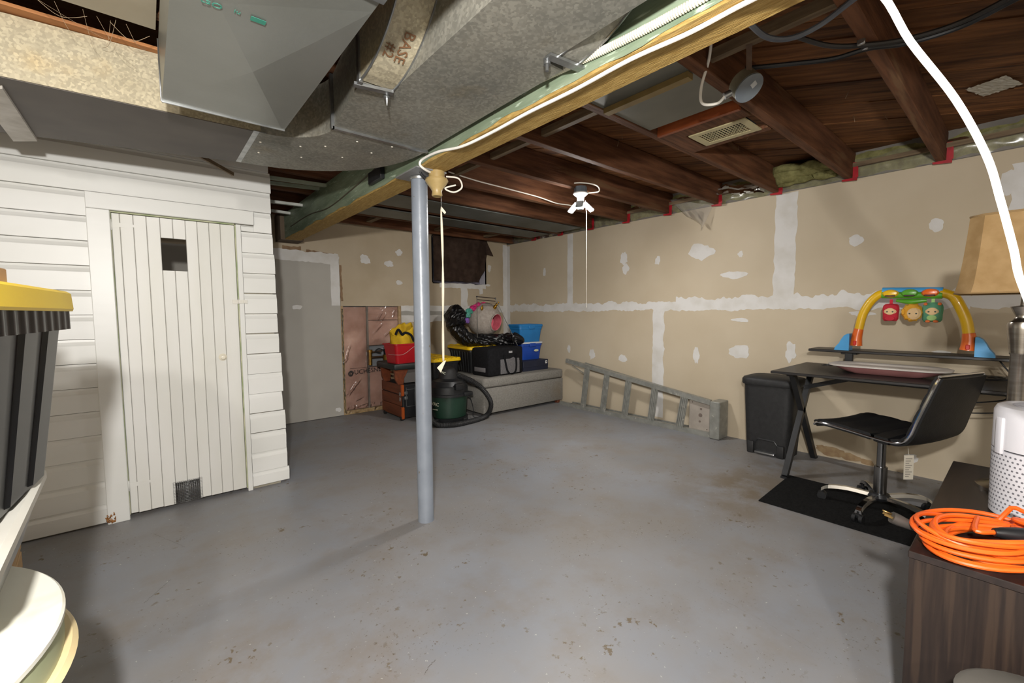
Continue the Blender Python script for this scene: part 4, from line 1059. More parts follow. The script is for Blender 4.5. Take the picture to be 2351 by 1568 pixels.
def smallbin(name, label, loc, rz, lx, ly, h, m, lm, lidh=.02):
    t = thing(name, label, 'storage bin', loc, rz)
    bo = bin_body(lx, ly, h - lidh, .035, .03, m, t, rim=.014, rimh=.03)
    q = MB(); q.loft([rrect(lx + .03, ly + .03, .035, h - lidh), rrect(lx + .034, ly + .034, .035, h - lidh * .4), rrect(lx + .02, ly + .02, .03, h), rrect(lx - .03, ly - .03, .03, h), rrect(lx - .04, ly - .04, .03, h - .006)], smooth=False); q.build('lid', lm, t, local=True)
    for s in (-1, 1):
        q = MB(); q.rbox((-.05, s * (ly / 2 + .012) - .008, h - .06), (.05, s * (ly / 2 + .012) + .006, h - .012), .005, 1); q.build('latch', m, bo, local=True)
    return t, bo
t, bo = smallbin('plastic_bin', 'royal blue plastic bin with white lid on the navy box', (3.765, 4.19, .557), math.radians(-3), .33, .22, .225, BLUE1, LIDW)
b = MB(); c = Vector((.06, -.119, .115)); b.add([c + Vector((.038 * math.cos(a) , -.004 + .0, .014 * math.sin(a))) for a in [k * math.pi / 8 for k in range(16)]], [tuple(range(16))]); b.build('label_oval', mat('cream label', '#c9cba8', rough=.6), bo, local=True, solid=.001)
smallbin('plastic_bin', 'azure blue plastic bin with blue lid on top of stack', (3.755, 4.20, .783), math.radians(-3), .36, .24, .225, BLUE2, BLUE2, .03)
# trash bag sagging around the plush bed
BAG = mat('black trash bag', '#08080a', '#0e0e11', scale=30, rough=.36, spec=.45)
bg = MB()
path = spline([(2.97, 4.56, 1.245), (2.925, 4.55, 1.19), (2.90, 4.53, 1.08), (2.905, 4.50, .95), (2.99, 4.45, .845), (3.12, 4.40, .815), (3.28, 4.30, .812), (3.42, 4.22, .815), (3.50, 4.10, .825), (3.55, 4.00, .81)], 8)
n_ = 40; rings = []
for i, p in enumerate(path):
    t = i / (len(path) - 1)
    r = .015 + .085 * min(1, t * 7) if t < .15 else (.10 - .012 * t if t < .88 else .088 * (1 - t) / .12 + .02)
    d = (path[min(i + 1, len(path) - 1)] - path[max(i - 1, 0)]).normalized()
    u = d.cross(Vector((0, 1, 0))).normalized(); w2 = d.cross(u)
    ring = []
    for k in range(n_):
        a = 2 * math.pi * k / n_
        v = u * math.cos(a) + w2 * math.sin(a) * 1.3
        rr_ = (1.1 if t < .3 else .84) * r * (1 + .22 * nz(p.x * 14 + math.cos(a) * 2, p.z * 14 + math.sin(a) * 2, 3) + .22 * abs(nz(p.x * 26, math.cos(a) * 4, math.sin(a) * 4 + p.z * 26)) + .04 * abs(nz(p.x * 60, math.cos(a) * 9, math.sin(a) * 9 + p.z * 60)))
        q_ = p + v * rr_
        q_.z = max(q_.z, .758)
        ring.append(q_)
    rings.append(ring)
bg.loft(rings, smooth=False)
tag(bg.build('trash_bag', BAG), 'crumpled black plastic trash bag wrapped around plush pet bed', 'trash bag')
# plush pet bed
PL = Vector((3.29, 4.47, 1.075))
pb = thing('plush_pet_bed', 'round beige plush pet bed with pink opening, gold horn and ears', 'pet bed', PL + Vector((0, 0, -.2)))
ax = Vector((.25, -.94, -.18)).normalized()
mz = ax.to_track_quat('Z', 'Y').to_matrix().to_4x4(); mz.translation = PL
FUR = mat('beige plush', '#aaa198', '#978e85', scale=30, rough=1, spec=.05, bump=.5, bscale=90)
PINK = mat('pink plush', '#d8727f', '#c55f6e', scale=14, rough=1, spec=.05, bump=.4, bscale=60)
Rr = .215
hole = .098
ah = math.asin(hole / Rr)
b = MB(); b.lathe([(.001, -Rr * .98)] + [(Rr * math.sin(a) * (1 + .02 * math.cos(3 * a)), -Rr * math.cos(a) * .98) for a in [math.pi * k / 24 for k in range(1, 21)] if math.pi - a > ah] + [(hole + .014, Rr * .9), (hole + .004, Rr * .93)], 40, mz, cap=False); b.build('shell', FUR, pb)
b = MB(); b.lathe([(hole + .006, Rr * .93), (hole - .002, Rr * .91), (hole + .01, Rr * .6), (hole + .04, 0), (.06, -Rr * .55), (.001, -Rr * .6)], 40, mz, cap=False); b.build('lining', PINK, pb)
b = MB(); b.lathe([(.0, Rr * .35), (.05, Rr * .36), (.085, Rr * .42), (.09, Rr * .36)], 30, mz @ Matrix.Translation((0, -.03, 0))); b.build('cushion', PINK, pb)
GOLD = mat('gold lame', '#b4892f', '#8c6519', scale=20, rough=.3, metal=.8)
hb = pY(1133, 709, 4.33); ht = pY(1145, 693, 4.27)
b = MB(); sp = []
for k in range(40):
    t = k / 39; sp.append(hb * (1 - t) + ht * t)
b.tube(sp, [(.026 * (1 - .62 * k / 39)) * (1 + .16 * math.sin(k / 39 * 3.5 * 2 * math.pi)) for k in range(40)], 14); b.build('horn', GOLD, pb)
eb = pY(1107, 708, 4.33)
b = MB(); b.lathe([(.001, -.03), (.018, -.01), (.016, .015), (.002, .045)], 14, Matrix.Translation(eb) @ Matrix.Rotation(.15, 4, 'Y') @ Matrix.Diagonal((1, .5, 1, 1))); b.build('ear', GOLD, pb)
eb = pY(1128, 704, 4.60)
for i, (x, y, rx, c_) in enumerate(((1098, 701, .085, '#c23a72'), (1112, 699, .07, '#c8466f'), (1086, 707, .06, '#b8336a'), (1077, 713, .05, '#4f9585'), (1073, 722, .045, '#5b9b8c'), (1071, 735, .035, '#7a5aa0'))):
    p = pY(x, y, 4.44)
    b = MB(); pts = [p + Vector((-rx + 2 * rx * k / 8, .0, .012 * math.sin(k * 2.1 + i) - .02 * abs(k - 4) / 4)) for k in range(9)]
    b.tube(spline(pts, 3), [.008 + .024 * math.sin(math.pi * k / 24) for k in range(25)], 8); b.build('mane_tuft', mat('mane ' + c_, c_, rough=1, spec=.05), pb)
# folding wire frame over the bed
wf = thing('trolley_frame', 'thin grey wire trolley frame standing over the plush bed', 'frame', (3.3, 4.3, .8))
WY = 4.215
a1, a2, a3, a4 = pY(1096, 775, WY), pY(1095, 681, WY), pY(1137, 685, WY), pY(1188, 793, WY - .20)
b = MB(); b.tube([a1, a2], .0045, 8).tube([a3, a3 * .93 + a4 * .07, a4], .0045, 8); b.build('side_rod', mat('grey rod', '#6b6a66', '#5c5b57', rough=.45, metal=.5), wf)
b = MB(); b.cyl(a2, a3, .006, n=10).cyl(a2 + Vector((0, 0, -.035)), a3 + Vector((0, 0, -.035)), .006, n=10); b.build('grip', mat('brown grip', '#4c4038', '#3e332c', rough=.6), wf)
b = MB()
for p in (a2, a3): b.lathe([(0, -.011), (.011, -.006), (.011, .006), (0, .011)], 10, Matrix.Translation(p))
b.build('joint', BLACKP, wf)

# ================================================================== wet-dry vacuum
VG = mat('dark green tank', '#1d3a2c', '#183226', scale=6, rough=.4)
VC = Vector((2.44, 3.98, 0))
vc = thing('wet_dry_vacuum', 'wet dry vacuum with green tank, black head and curled hose', 'vacuum', VC, math.radians(0))
b = MB(); b.lathe([(0, .05), (.17, .05), (.19, .07), (.205, .29), (.205, .30)], 40, Matrix.Translation(VC)); b.build('tank', VG, vc)
b = MB(); b.lathe([(.205, .285), (.222, .29), (.222, .315), (.21, .32), (.207, .39), (.19, .405), (.188, .415), (.17, .43), (.165, .445), (.11, .46), (.095, .475), (0, .475)], 40, Matrix.Translation(VC)); b.build('collar', BLACKP, vc)
b = MB(); b.lathe([(.105, .455), (.10, .48), (.092, .53), (.075, .565), (.05, .582), (0, .586)], 32, Matrix.Translation(VC)); b.build('motor_head', BLACKM, vc)
b = MB(); b.rbox((-.05, -.238, .365), (.04, -.195, .43), .008, 2, Matrix.Translation(VC)); b.rbox((.06, -.225, .29), (.17, -.16, .33), .008, 2, Matrix.Translation(VC)); b.build('latch', BLACKP, vc)
b = MB(); b.lathe([(.16, .02), (.205, .03), (.21, .06), (.17, .065)], 36, Matrix.Translation(VC)); b.build('base_ring', BLACKP, vc)
for a in (20, 110, 200, 290):
    d = Vector((math.cos(math.radians(a)), math.sin(math.radians(a)), 0))
    c = VC + d * .215
    b = MB(); b.cyl(c + Vector((-.012, 0, .022)), c + Vector((.012, 0, .022)), .022, n=14); b.rbox(c + Vector((-.03, -.03, .03)), c + Vector((.03, .03, .065)), .01, 2); b.build('caster', BLACKP, vc)
hp = spline([VC + Vector((.07, .02, .50)), VC + Vector((.17, -.08, .455)), VC + Vector((.29, -.19, .36)), VC + Vector((.41, -.21, .19)), VC + Vector((.38, -.22, .07)), VC + Vector((.28, -.23, .028)), VC + Vector((.10, -.27, .028)), VC + Vector((-.10, -.27, .028)), VC + Vector((-.24, -.15, .03)), VC + Vector((-.24, -.02, .12)), VC + Vector((-.2, .0, .2))], 26)
b = MB(); b.tube(hp, [(.030 if i < 40 else .026) + .0022 * (1 if i % 2 else -1) for i in range(len(hp))], 12, smooth=False); b.build('hose', BLACKM, vc)
b = MB(); b.tube(spline([VC + Vector((.19, -.02, .25)), VC + Vector((.25, -.05, .22)), VC + Vector((.27, -.08, .10)), VC + Vector((.24, -.12, .03)), VC + Vector((.30, -.18, .02))], 8), .005, 6); b.build('power_cord', BCABLE, vc)
WP = mat('white print', '#c9cbb8', rough=.6)
view = Vector((-.56, -.83, 0)).normalized(); sidev = Vector((.83, -.56, 0))
n1 = Matrix.Rotation(math.radians(-42), 3, 'Z') @ view; s1 = Vector((-n1.y, n1.x, 0))
text_part('tank_print', '-VAC', .055, frame_m(VC + n1 * .2035 + Vector((0, 0, .215)), s1, (0, 0, 1)), WP, vc, .003)
b = MB(); b.box((-.05, -.006, -.004), (.04, .0, .004), frame_m(VC + n1 * .20 + Vector((0, 0, .16)), s1, (0, 0, 1)) @ Matrix.Rotation(-math.pi / 2, 4, 'X')); b.build('tank_stripe', WP, vc)
n2 = Matrix.Rotation(math.radians(-35), 3, 'Z') @ view; s2 = Vector((-n2.y, n2.x, 0))
text_part('head_print', '-VAC', .035, frame_m(VC + n2 * .0935 + Vector((0, 0, .535)), s2 + Vector((0, 0, -.25)), (0, 0, 1)), WP, vc, .004)

# ================================================================== orange wooden case, stool, bucket
CW = mat('varnished orange wood', '#74391b', '#5c2b13', scale=7, rough=.45, stretch=(4, .6, 4))
oc = thing('wooden_case', 'orange wooden rolling case with black front and metal corners', 'case', (2.25, 4.5, 0))
ox0, ox1, oy0, oy1 = 2.05, 2.37, 4.28, 4.80
MB().box((ox0 + .012, oy0 + .012, .03), (ox1 - .012, oy1, .385)).build('carcass', BLACKM, oc)
for z0, z1 in ((.035, .155), (.16, .275), (.285, .39)):
    MB().rbox((ox0, oy0 + .03, z0), (ox0 + .012, oy1, z1), .003, 1, smooth=False).build('side_panel', CW, oc)
for z0, z1 in ((.02, .15), (.27, .395)):
    MB().rbox((ox0 - .003, oy0, z0), (ox0 + .03, oy0 + .03, z1), .006, 1, smooth=False).build('corner_post', mat('bright orange wood', '#9a4616', rough=.4) if 'bright orange wood' not in bpy.data.materials else bpy.data.materials['bright orange wood'], oc)
MB().box((ox0 + .03, oy0 + .004, .04), (ox1, oy0 + .012, .38)).build('front_panel', BLACKP, oc)
for x0, x1, z0, z1 in ((.05, .055, .15, .36), (.15, .155, .15, .36), (.05, .155, .15, .155), (.05, .155, .335, .34)):
    MB().box((ox0 + x0, oy0, z0), (ox0 + x1, oy0 + .006, z1)).build('front_trim', STEEL, oc)
for z in (.21, .265):
    MB().rbox((ox0 - .004, oy0 + .03, z), (ox0 + .002, oy0 + .065, z + .045), .004, 1).build('corner_plate', STEEL, oc)
    MB().rbox((ox0 + .03, oy0 - .002, z + .02), (ox0 + .07, oy0 + .006, z + .055), .004, 1).build('corner_plate', STEEL, oc)
for y in (oy0 + .03, oy1 - .06):
    b = MB(); b.cyl((ox0 - .004, y, .024), (ox0 + .018, y, .024), .024, n=16); b.build('wheel', BLACKP, oc)
st = thing('folding_stool', 'dark cushioned stool with orange wooden ends on wooden case', 'stool', (2.25, 4.5, .385))
b = MB(); b.rbox((1.97, 4.28, .555), (2.37, 4.76, .622), .02, 2); b.build('cushion', mat('dark leatherette', '#1e2523', '#181d1b', scale=9, rough=.5), st)
for y in (4.32, 4.66):
    b = MB(); b.prism([(2.03, y, .395), (2.09, y, .395), (2.10, y, .46), (2.15, y, .555), (1.99, y, .555), (2.0, y, .45)], (0, .03, 0)); b.build('end_frame', CW, st)
b = MB()
for k in range(3): b.box((2.08, 4.40 + .0, .43 + k * .04), (2.35, 4.62, .445 + k * .04))
b.build('slat', mat('pale slat', '#8b7a5a', rough=.7), st)
MB().box((2.12, 4.36, .40), (2.36, 4.40, .55)).build('grey_side', mat('grey board', '#575350', rough=.8), st)
rb = thing('red_bucket', 'red square plastic bucket on stool behind the post', 'bucket', (2.125, 4.43, .622), math.radians(6))
REDP = mat('red plastic', '#b10f1c', '#9c0b17', scale=4, rough=.4)
q = MB(); q.loft([rrect(.24, .22, .03, 0), rrect(.30, .27, .035, .20), rrect(.325, .295, .04, .20), rrect(.325, .295, .04, .212), rrect(.29, .26, .035, .212), rrect(.23, .21, .03, .012)], smooth=False); q.build('pail', REDP, rb, local=True)
b = MB(); b.tube(spline([(-.158, .0, .10), (-.145, -.145, .10), (-.06, -.155, .105), (.06, -.16, .175), (.15, -.155, .20)], 6), .0025, 6); b.build('bail_handle', mat('pale wire', '#c79a97', rough=.5), rb, local=True)
yb = thing('yellow_bag', 'yellow fabric bag with black strap stuffed in red bucket', 'bag', (2.14, 4.45, .80))
q = MB()
def yb_f(u, v):
    a = u * 2 * math.pi
    r_ = 1 + .12 * nz(math.cos(a) * 2, math.sin(a) * 2, v * 3) + .08 * math.sin(a * 6)
    return (2.15 + .125 * r_ * math.cos(a), 4.46 + .11 * r_ * math.sin(a), .65 + v * (.34 - .06 * math.cos(a + 2.6) + .04 * nz(math.cos(a) * 3, math.sin(a) * 3)))
q.grid(yb_f, 36, 12); q.build('sack', mat('yellow fabric', '#d5ae17', '#bd970f', scale=9, rough=.8), yb, solid=.004)
b = MB(); b.tube(spline([(2.03, 4.36, .93), (2.055, 4.345, .985), (2.085, 4.34, .95), (2.10, 4.34, .93), (2.14, 4.34, .95), (2.20, 4.335, .92), (2.23, 4.33, .85)], 6), .014, 6); b.build('strap', BLACKF, yb)

# ================================================================== step ladder lying on its side
AL = mat('dull aluminium', '#9a9a94', '#888983', scale=16, rough=.42, metal=.35, c3='#b3b0a8', s3=24, lo3=.64, hi3=.7)
la = thing('step_ladder', 'aluminium step ladder lying on its side along the right wall', 'ladder', (3.97, 2.7, 0))
LX, LXb = 3.915, 4.045
U0, U1, D0, D1 = Vector((LX, 3.64, .565)), Vector((LX, 1.845, .325)), Vector((LX, 3.74, .022)), Vector((LX, 1.835, .022))
for a, c in ((U0, U1), (D0, D1)):
    q = MB(); q.bar(a, c, .005, .045).bar(a + Vector((.02, 0, .021)), c + Vector((.02, 0, .021)), .04, .004).bar(a + Vector((.02, 0, -.021)), c + Vector((.02, 0, -.021)), .04, .004); q.build('rail', AL, la)
for a, c in ((U0 + Vector((LXb - LX, -.2, -.03)), U1 + Vector((LXb - LX, .05, -.02))), (D0 + Vector((LXb - LX, -.1, .0)), D1 + Vector((LXb - LX, .05, .0)))):
    q = MB(); q.bar(a, c, .022, .03); q.build('rear_rail', AL, la)
for i, (yt, yb2) in enumerate(((3.30, 3.365), (3.015, 3.075), (2.727, 2.78), (2.412, 2.46), (2.093, 2.147))):
    tu = (yt - U0.y) / (U1.y - U0.y); pt_ = U0 * (1 - tu) + U1 * tu; td = (yb2 - D0.y) / (D1.y - D0.y); pd_ = D0 * (1 - td) + D1 * td
    q = MB(); q.bar(pd_ + Vector((.006, 0, 0)), pt_ + Vector((.006, 0, 0)), .076, .006, up=(1, 0, 0))
    for e in (-.03, -.012, .006, .024):
        q.bar(pd_ + Vector((-.0, -e, 0)), pt_ + Vector((.0, -e, 0)), .008, .008, up=(1, 0, 0))
    q.bar(pd_ + Vector((.03, .034, 0)), pt_ + Vector((.03, .034, 0)), .004, .05, up=(1, 0, 0))
    q.build('step', AL, la)
q = MB(); q.bar(U0 * .8 + U1 * .2 + Vector((.01, .26, -.0)), Vector((LX + .01, 3.315, .42)), .018, .004).bar(Vector((LX + .01, 3.62, .03)), Vector((LX + .01, 3.36, .10)), .018, .004); q.build('brace', AL, la)
q = MB(); q.rbox((LX - .03, 1.745, .003), (LXb + .02, 1.835, .345), .006, 1, smooth=False); q.build('top_cap', AL, la)
q = MB(); q.box((LX + .035, 1.86, .04), (LX + .04, 2.06, .315))
sh = q.build('pail_shelf', mat('shelf aluminium', '#b2a99f', '#a39a90', scale=10, rough=.5, metal=.3), la)
for y, z, r in ((1.945, .245, .010), (1.95, .185, .018), (1.955, .125, .010), (2.03, .30, .006), (1.885, .06, .006)):
    q = MB(); q.cyl((LX + .033, y, z), (LX + .0352, y, z), r, n=16); q.build('shelf_hole', mat('shelf hole', '#6b5f57', rough=.7) if 'shelf hole' not in bpy.data.materials else bpy.data.materials['shelf hole'], sh)

# ================================================================== step bin
sb = thing('trash_bin', 'black plastic step-on trash bin beside the desk', 'trash bin', (3.905, 1.32, 0), 0)
q = MB()
def binr(lx, ly, r, z, ox=0): return [p + Vector((ox, 0, 0)) for p in rrect(lx, ly, r, z, 6)]
q.loft([binr(.25, .32, .05, 0), binr(.30, .375, .06, .575)], smooth=True); q.build('body', BLACKM, sb, local=True)
q = MB(); q.loft([binr(.325, .405, .08, .565), binr(.335, .415, .085, .575), binr(.335, .415, .085, .605), binr(.315, .395, .08, .622), binr(.25, .33, .08, .634), binr(.12, .2, .05, .640)], smooth=True); q.build('lid', BLACKM, sb, local=True)
q = MB(); pa = [(-.128 - .004, y_, z_) for y_, z_ in ((-.09, .02), (-.085, .09), (-.06, .125), (.06, .125), (.085, .09), (.09, .02))]
q.tube([Vector(p) for p in pa], .006, 6); q.build('pedal_recess', BLACKP, sb, local=True)
q = MB(); q.rbox((-.165, -.075, .012), (-.115, .075, .030), .008, 2); q.build('pedal', mat('steel pedal', '#9b9c9e', rough=.3, metal=.9), sb, local=True)
for y in (-.11, .11):
    q = MB(); q.rbox((-.152, y - .025, 0), (-.11, y + .025, .10), .008, 2); q.build('foot', BLACKM, sb, local=True)

# ================================================================== desk
DXF, DXB, DYE, DYN = 3.30, 4.055, 1.14, -.42
dk = thing('computer_desk', 'black desk with X legs and raised monitor shelf', 'desk', (3.68, .36, 0))
MB().rbox((DXF, DYN, .732), (DXB, DYE, .75), .003, 1, smooth=False).build('desktop', BLACKW, dk)
MB().rbox((3.75, DYN + .05, .866), (3.985, 1.045, .884), .003, 1, smooth=False).build('monitor_shelf', BLACKW, dk)
for y in (.81, -.12):
    MB().rbox((3.755, y - .03, .75), (3.785, y + .015, .866), .003, 1).build('shelf_bracket', BLACKP, dk)
    MB().rbox((3.76, y - .05, .855), (3.97, y + .04, .866), .003, 1).build('shelf_plate', BLACKP, dk)
for y in (.97, .11):
    b = MB(); b.lathe([(.038, .7502), (.038, .753), (.028, .754), (.027, .7502)], 24, Matrix.Translation((3.94, y, 0))); b.build('grommet', BLACKP, dk)
def leg(p0, p1): MB().bar(p0, p1, .04, .035, up=(0, 1, 0)).build('leg', BLACKP, dk)
for y in (1.045, -.30):
    leg((3.36, y, .012), (3.86, y - .0, .72)); leg((3.99, y, .012), (3.44, y, .72))
    MB().bar((3.38, y, .722), (3.98, y, .722), .04, .02).build('top_rail', BLACKP, dk)
    MB().box((3.355 - .02, y - .02, 0), (3.355 + .025, y + .02, .014)).build('foot', BLACKP, dk)
    MB().box((3.98, y - .02, 0), (4.02, y + .02, .014)).build('foot', BLACKP, dk)
    s = -1 if y > 0 else 1
    MB().bar((3.70, y, .60), (3.66, y + s * .36, .725), .03, .03).build('brace', BLACKP, dk)
MB().rbox((3.36, -.1, .718), (3.41, .75, .731), .003, 1, smooth=False).build('front_rail', BLACKP, dk)
q = MB(); q.tube(spline([(3.86, .10, .86), (3.84, .06, .80), (3.82, .02, .765), (3.80, .10, .754), (3.74, .2, .754), (3.78, .25, .756)], 8), .004, 6).tube(spline([(3.84, .05, .83), (3.88, .0, .79), (3.92, -.06, .754), (3.86, -.02, .754)], 6), .004, 6)
tag(q.build('power_cable', BCABLE), 'tangled black cable hanging from monitor shelf onto the desk', 'cable')
q = MB(); q.tube(spline([(3.75, .10, .72), (3.72, .06, .66), (3.70, .14, .63), (3.66, .30, .60), (3.70, .34, .56), (3.72, .22, .55), (3.74, .05, .58), (3.8, -.1, .64)], 8), .004, 6)
tag(q.build('power_cable', BCABLE), 'thin black cable drooping below the desktop', 'cable')
# pink baby tub
PK = mat('pink plastic', '#c98d8b', '#bf807e', scale=4, rough=.45)
WRM = mat('white rim plastic', '#d9d3cc', '#cbc4bc', scale=4, rough=.45)
tb = thing('baby_tub', 'shallow pink tub with white rim lying on desk', 'tub', (3.60, .57, .752), math.radians(0))
q = MB(); q.loft([rrect(.10, .34, .05, .0), rrect(.17, .44, .08, .014), rrect(.26, .55, .1, .045)], smooth=True); q.build('basin', PK, tb, local=True)
q = MB(); q.loft([rrect(.25, .54, .1, .046), rrect(.285, .60, .12, .048), rrect(.29, .605, .12, .056), rrect(.27, .575, .11, .060), rrect(.22, .50, .1, .052), rrect(.12, .3, .05, .02)], smooth=True); q.build('rim', WRM, tb, local=True)

# ================================================================== toy arch
YT = mat('toy yellow', '#e2b616', '#d6a80f', scale=5, rough=.3, coat=.3)
OT = mat('toy orange', '#e0681a', '#d45d12', scale=5, rough=.3, coat=.3)
BT = mat('toy blue', '#4a9bd0', '#3f8cc2', scale=5, rough=.35)
GT = mat('toy green', '#5aa52b', '#4d9622', scale=5, rough=.35, coat=.2)
TX = 3.80
ta = thing('toy_arch', 'colourful plastic baby play arch standing on monitor shelf', 'toy', (TX, .5, .884))
def AR(pts): return [pX(x, y, TX) for x, y in pts]
ZSH = .884
q = MB(); q.tube(spline(AR([(1972, 755), (1981, 722), (1997, 695), (2017, 677), (2033, 673)]), 8), .026, 14); q.build('arm', YT, ta)
q = MB(); q.tube(spline(AR([(2224, 765), (2218, 735), (2205, 705), (2190, 682), (2168, 673), (2160, 673)]), 8), .028, 14); q.build('arm', YT, ta)
lp = AR([(1972, 755), (1967, 775), (1965, 800)]); lp[-1].z = ZSH + .034
q = MB(); q.tube(spline(lp, 6), [.027 + .009 * k / 12 for k in range(13)], 12); q.build('lower_arm', OT, ta)
lp2 = AR([(2224, 765), (2225, 785), (2222, 808)]); lp2[-1].z = ZSH + .036
q = MB(); q.tube(spline(lp2, 6), [.029 + .010 * k / 12 for k in range(13)], 12); q.build('lower_arm', OT, ta)
for p in (lp[-1], lp2[-1]):
    q = MB(); q.rbox(p + Vector((-.044, -.009, .005)), p + Vector((-.032, .009, .035)), .003, 1); q.build('button', mat('toy red', '#c4261c', rough=.35) if 'toy red' not in bpy.data.materials else bpy.data.materials['toy red'], ta)
for p, s in ((lp[-1], 1), (lp2[-1], -1)):
    q = MB(); q.loft([[Vector((TX + x_, p.y + s * (.030 + y_), ZSH + z_)) for x_, y_ in ((-.05, 0), (-.05, w_), (.05, w_), (.05, 0))] for z_, w_ in ((0, .085), (.02, .08), (.05, .058), (.08, .045), (.105, .03), (.118, .012))], smooth=False); q.build('foot', BT, ta)
q = MB(); a_, c_ = AR([(2026, 672), (2165, 672)]); q.tube([a_ + Vector((0, 0, .010)), c_ + Vector((0, 0, .010))], .025, 14); q.build('crossbar_top', BT, ta)
q = MB(); q.tube([a_ + Vector((-.008, 0, -.014)), c_ + Vector((-.008, 0, -.014))], .024, 14); q.build('crossbar_bottom', GT, ta)
q = MB(); e0, e1 = AR([(2058, 690), (2128, 690)]); q.tube([e0, e0 * .5 + e1 * .5 + Vector((-.004, 0, -.008)), e1], [.010, .020, .010], 10); q.build('tray', GT, ta)
for (x, y, m_) in ((2045, 674, YT), (2089, 673, GT), (2136, 672, OT)):
    p = pX(x, y, TX - .028)
    q = MB(); q.lathe([(0, .0), (.036, .0), (.042, -.008), (.034, -.024), (.0, -.032)], 20, Matrix.Translation(p) @ Matrix.Rotation(math.pi / 2, 4, 'Y') @ Matrix.Diagonal((.62, 1, 1, 1))); bd = q.build('light_button', m_, ta)
    q = MB(); q.rbox(p + Vector((-.030, -.026, -.020)), p + Vector((-.012, .026, -.011)), .003, 1); q.build('button_mouth', mat('mouth', '#3a1f2a', rough=.4) if 'mouth' not in bpy.data.materials else bpy.data.materials['mouth'], bd)
FACE = mat('printed face', '#e5c79c', '#dcbb8c', scale=8, rough=.8)
EYE_M = mat('printed eye', '#3d4a42', rough=.7)
def plush(label, px_, py_, w_, h_, m_, shape, face, extra):
    c = pX(px_, py_, TX - .006)
    t = thing('hanging_plush', label, 'plush toy', c + Vector((0, 0, h_)), group=None)
    n = 28
    def outline(a):
        if shape == 'round': return 1 + .07 * math.cos(11 * a)
        k = 1 / max(abs(math.cos(a)), abs(math.sin(a)))
        return min(k, 1.22) * (1 + .03 * math.sin(5 * a))
    rings = []
    for d, s in ((-.030, .0), (-.029, .5), (-.021, .82), (0, 1.0), (.021, .82), (.029, .5), (.030, .0)):
        rings.append([c + Vector((d, -w_ * math.cos(2 * math.pi * k / n) * outline(2 * math.pi * k / n) * max(s, .02), h_ * math.sin(2 * math.pi * k / n) * outline(2 * math.pi * k / n) * max(s, .02))) for k in range(n)])
    q = MB(); q.loft(rings); q.build('body', m_, t)
    fo_ = Vector((-.029, face[0], face[1]))
    q = MB(); q.lathe([(0, .004), (face[2] * .7, .003), (face[2], -.008)], 20, Matrix.Translation(c + fo_) @ Matrix.Rotation(-math.pi / 2, 4, 'Y') @ Matrix.Diagonal((face[3], 1, 1, 1))); q.build('face', FACE, t)
    for s in (-1, 1):
        q = MB(); q.lathe([(0, .0065), (.0045, .0055), (.0055, .001)], 10, Matrix.Translation(c + fo_ + Vector((0, s * face[2] * .42, -.002))) @ Matrix.Rotation(-math.pi / 2, 4, 'Y')); q.build('eye', EYE_M, t)
    for nm, em, dy, dz, rr_, sy in extra:
        q = MB(); q.lathe([(0, .006), (rr_ * .8, .004), (rr_, -.010)], 16, Matrix.Translation(c + Vector((-.026, dy, dz))) @ Matrix.Rotation(-math.pi / 2, 4, 'Y') @ Matrix.Diagonal((sy, 1, 1, 1))); q.build(nm, em, t)
    tp = pX(px_, 690, TX - .006)
    q = MB(); q.bar(c + Vector((0, 0, h_ * .9)), Vector((c.x, c.y, 1.236)), .016, .004); q.build('hang_loop', extra[0][1], t)
REDF = mat('red plush', '#c4273a', '#b51f31', scale=12, rough=.85)
GRF = mat('green plush', '#5f9a78', '#4f8a6b', scale=12, rough=.85)
LGF = mat('light green plush', '#9cc27a', rough=.85)
GOF = mat('gold plush', '#e0a93a', '#d69a2a', scale=12, rough=.85)
ORF = mat('orange plush', '#cf6a33', rough=.85)
plush('red hooded plush doll hanging from the toy arch', 2045, 717, .042, .058, REDF, 'sq', (0, .006, .034, .85), [('bib', REDF, .0, -.040, .030, .6)])
plush('yellow sun plush face hanging from middle of arch', 2094, 717, .052, .060, GOF, 'round', (-.008, -.006, .038, 1.1), [('ruffle', GOF, .040, .004, .010, 2.2)])
plush('green eared plush doll hanging from the toy arch', 2141, 717, .048, .062, GRF, 'sq', (0, .006, .036, .85), [('belly', LGF, 0, -.034, .028, .75), ('shoe', ORF, .018, -.056, .013, .7), ('shoe', ORF, -.018, -.056, .013, .7), ('ear_patch', ORF, .032, .052, .010, 1), ('ear_patch', ORF, -.032, .052, .010, 1)])

# ================================================================== swivel chair
HUB = Vector((3.205, .510, 0))
chz = math.radians(-19)
chr_ = thing('office_chair', 'black quilted swivel chair with chrome frame on the mat', 'chair', HUB, chz)
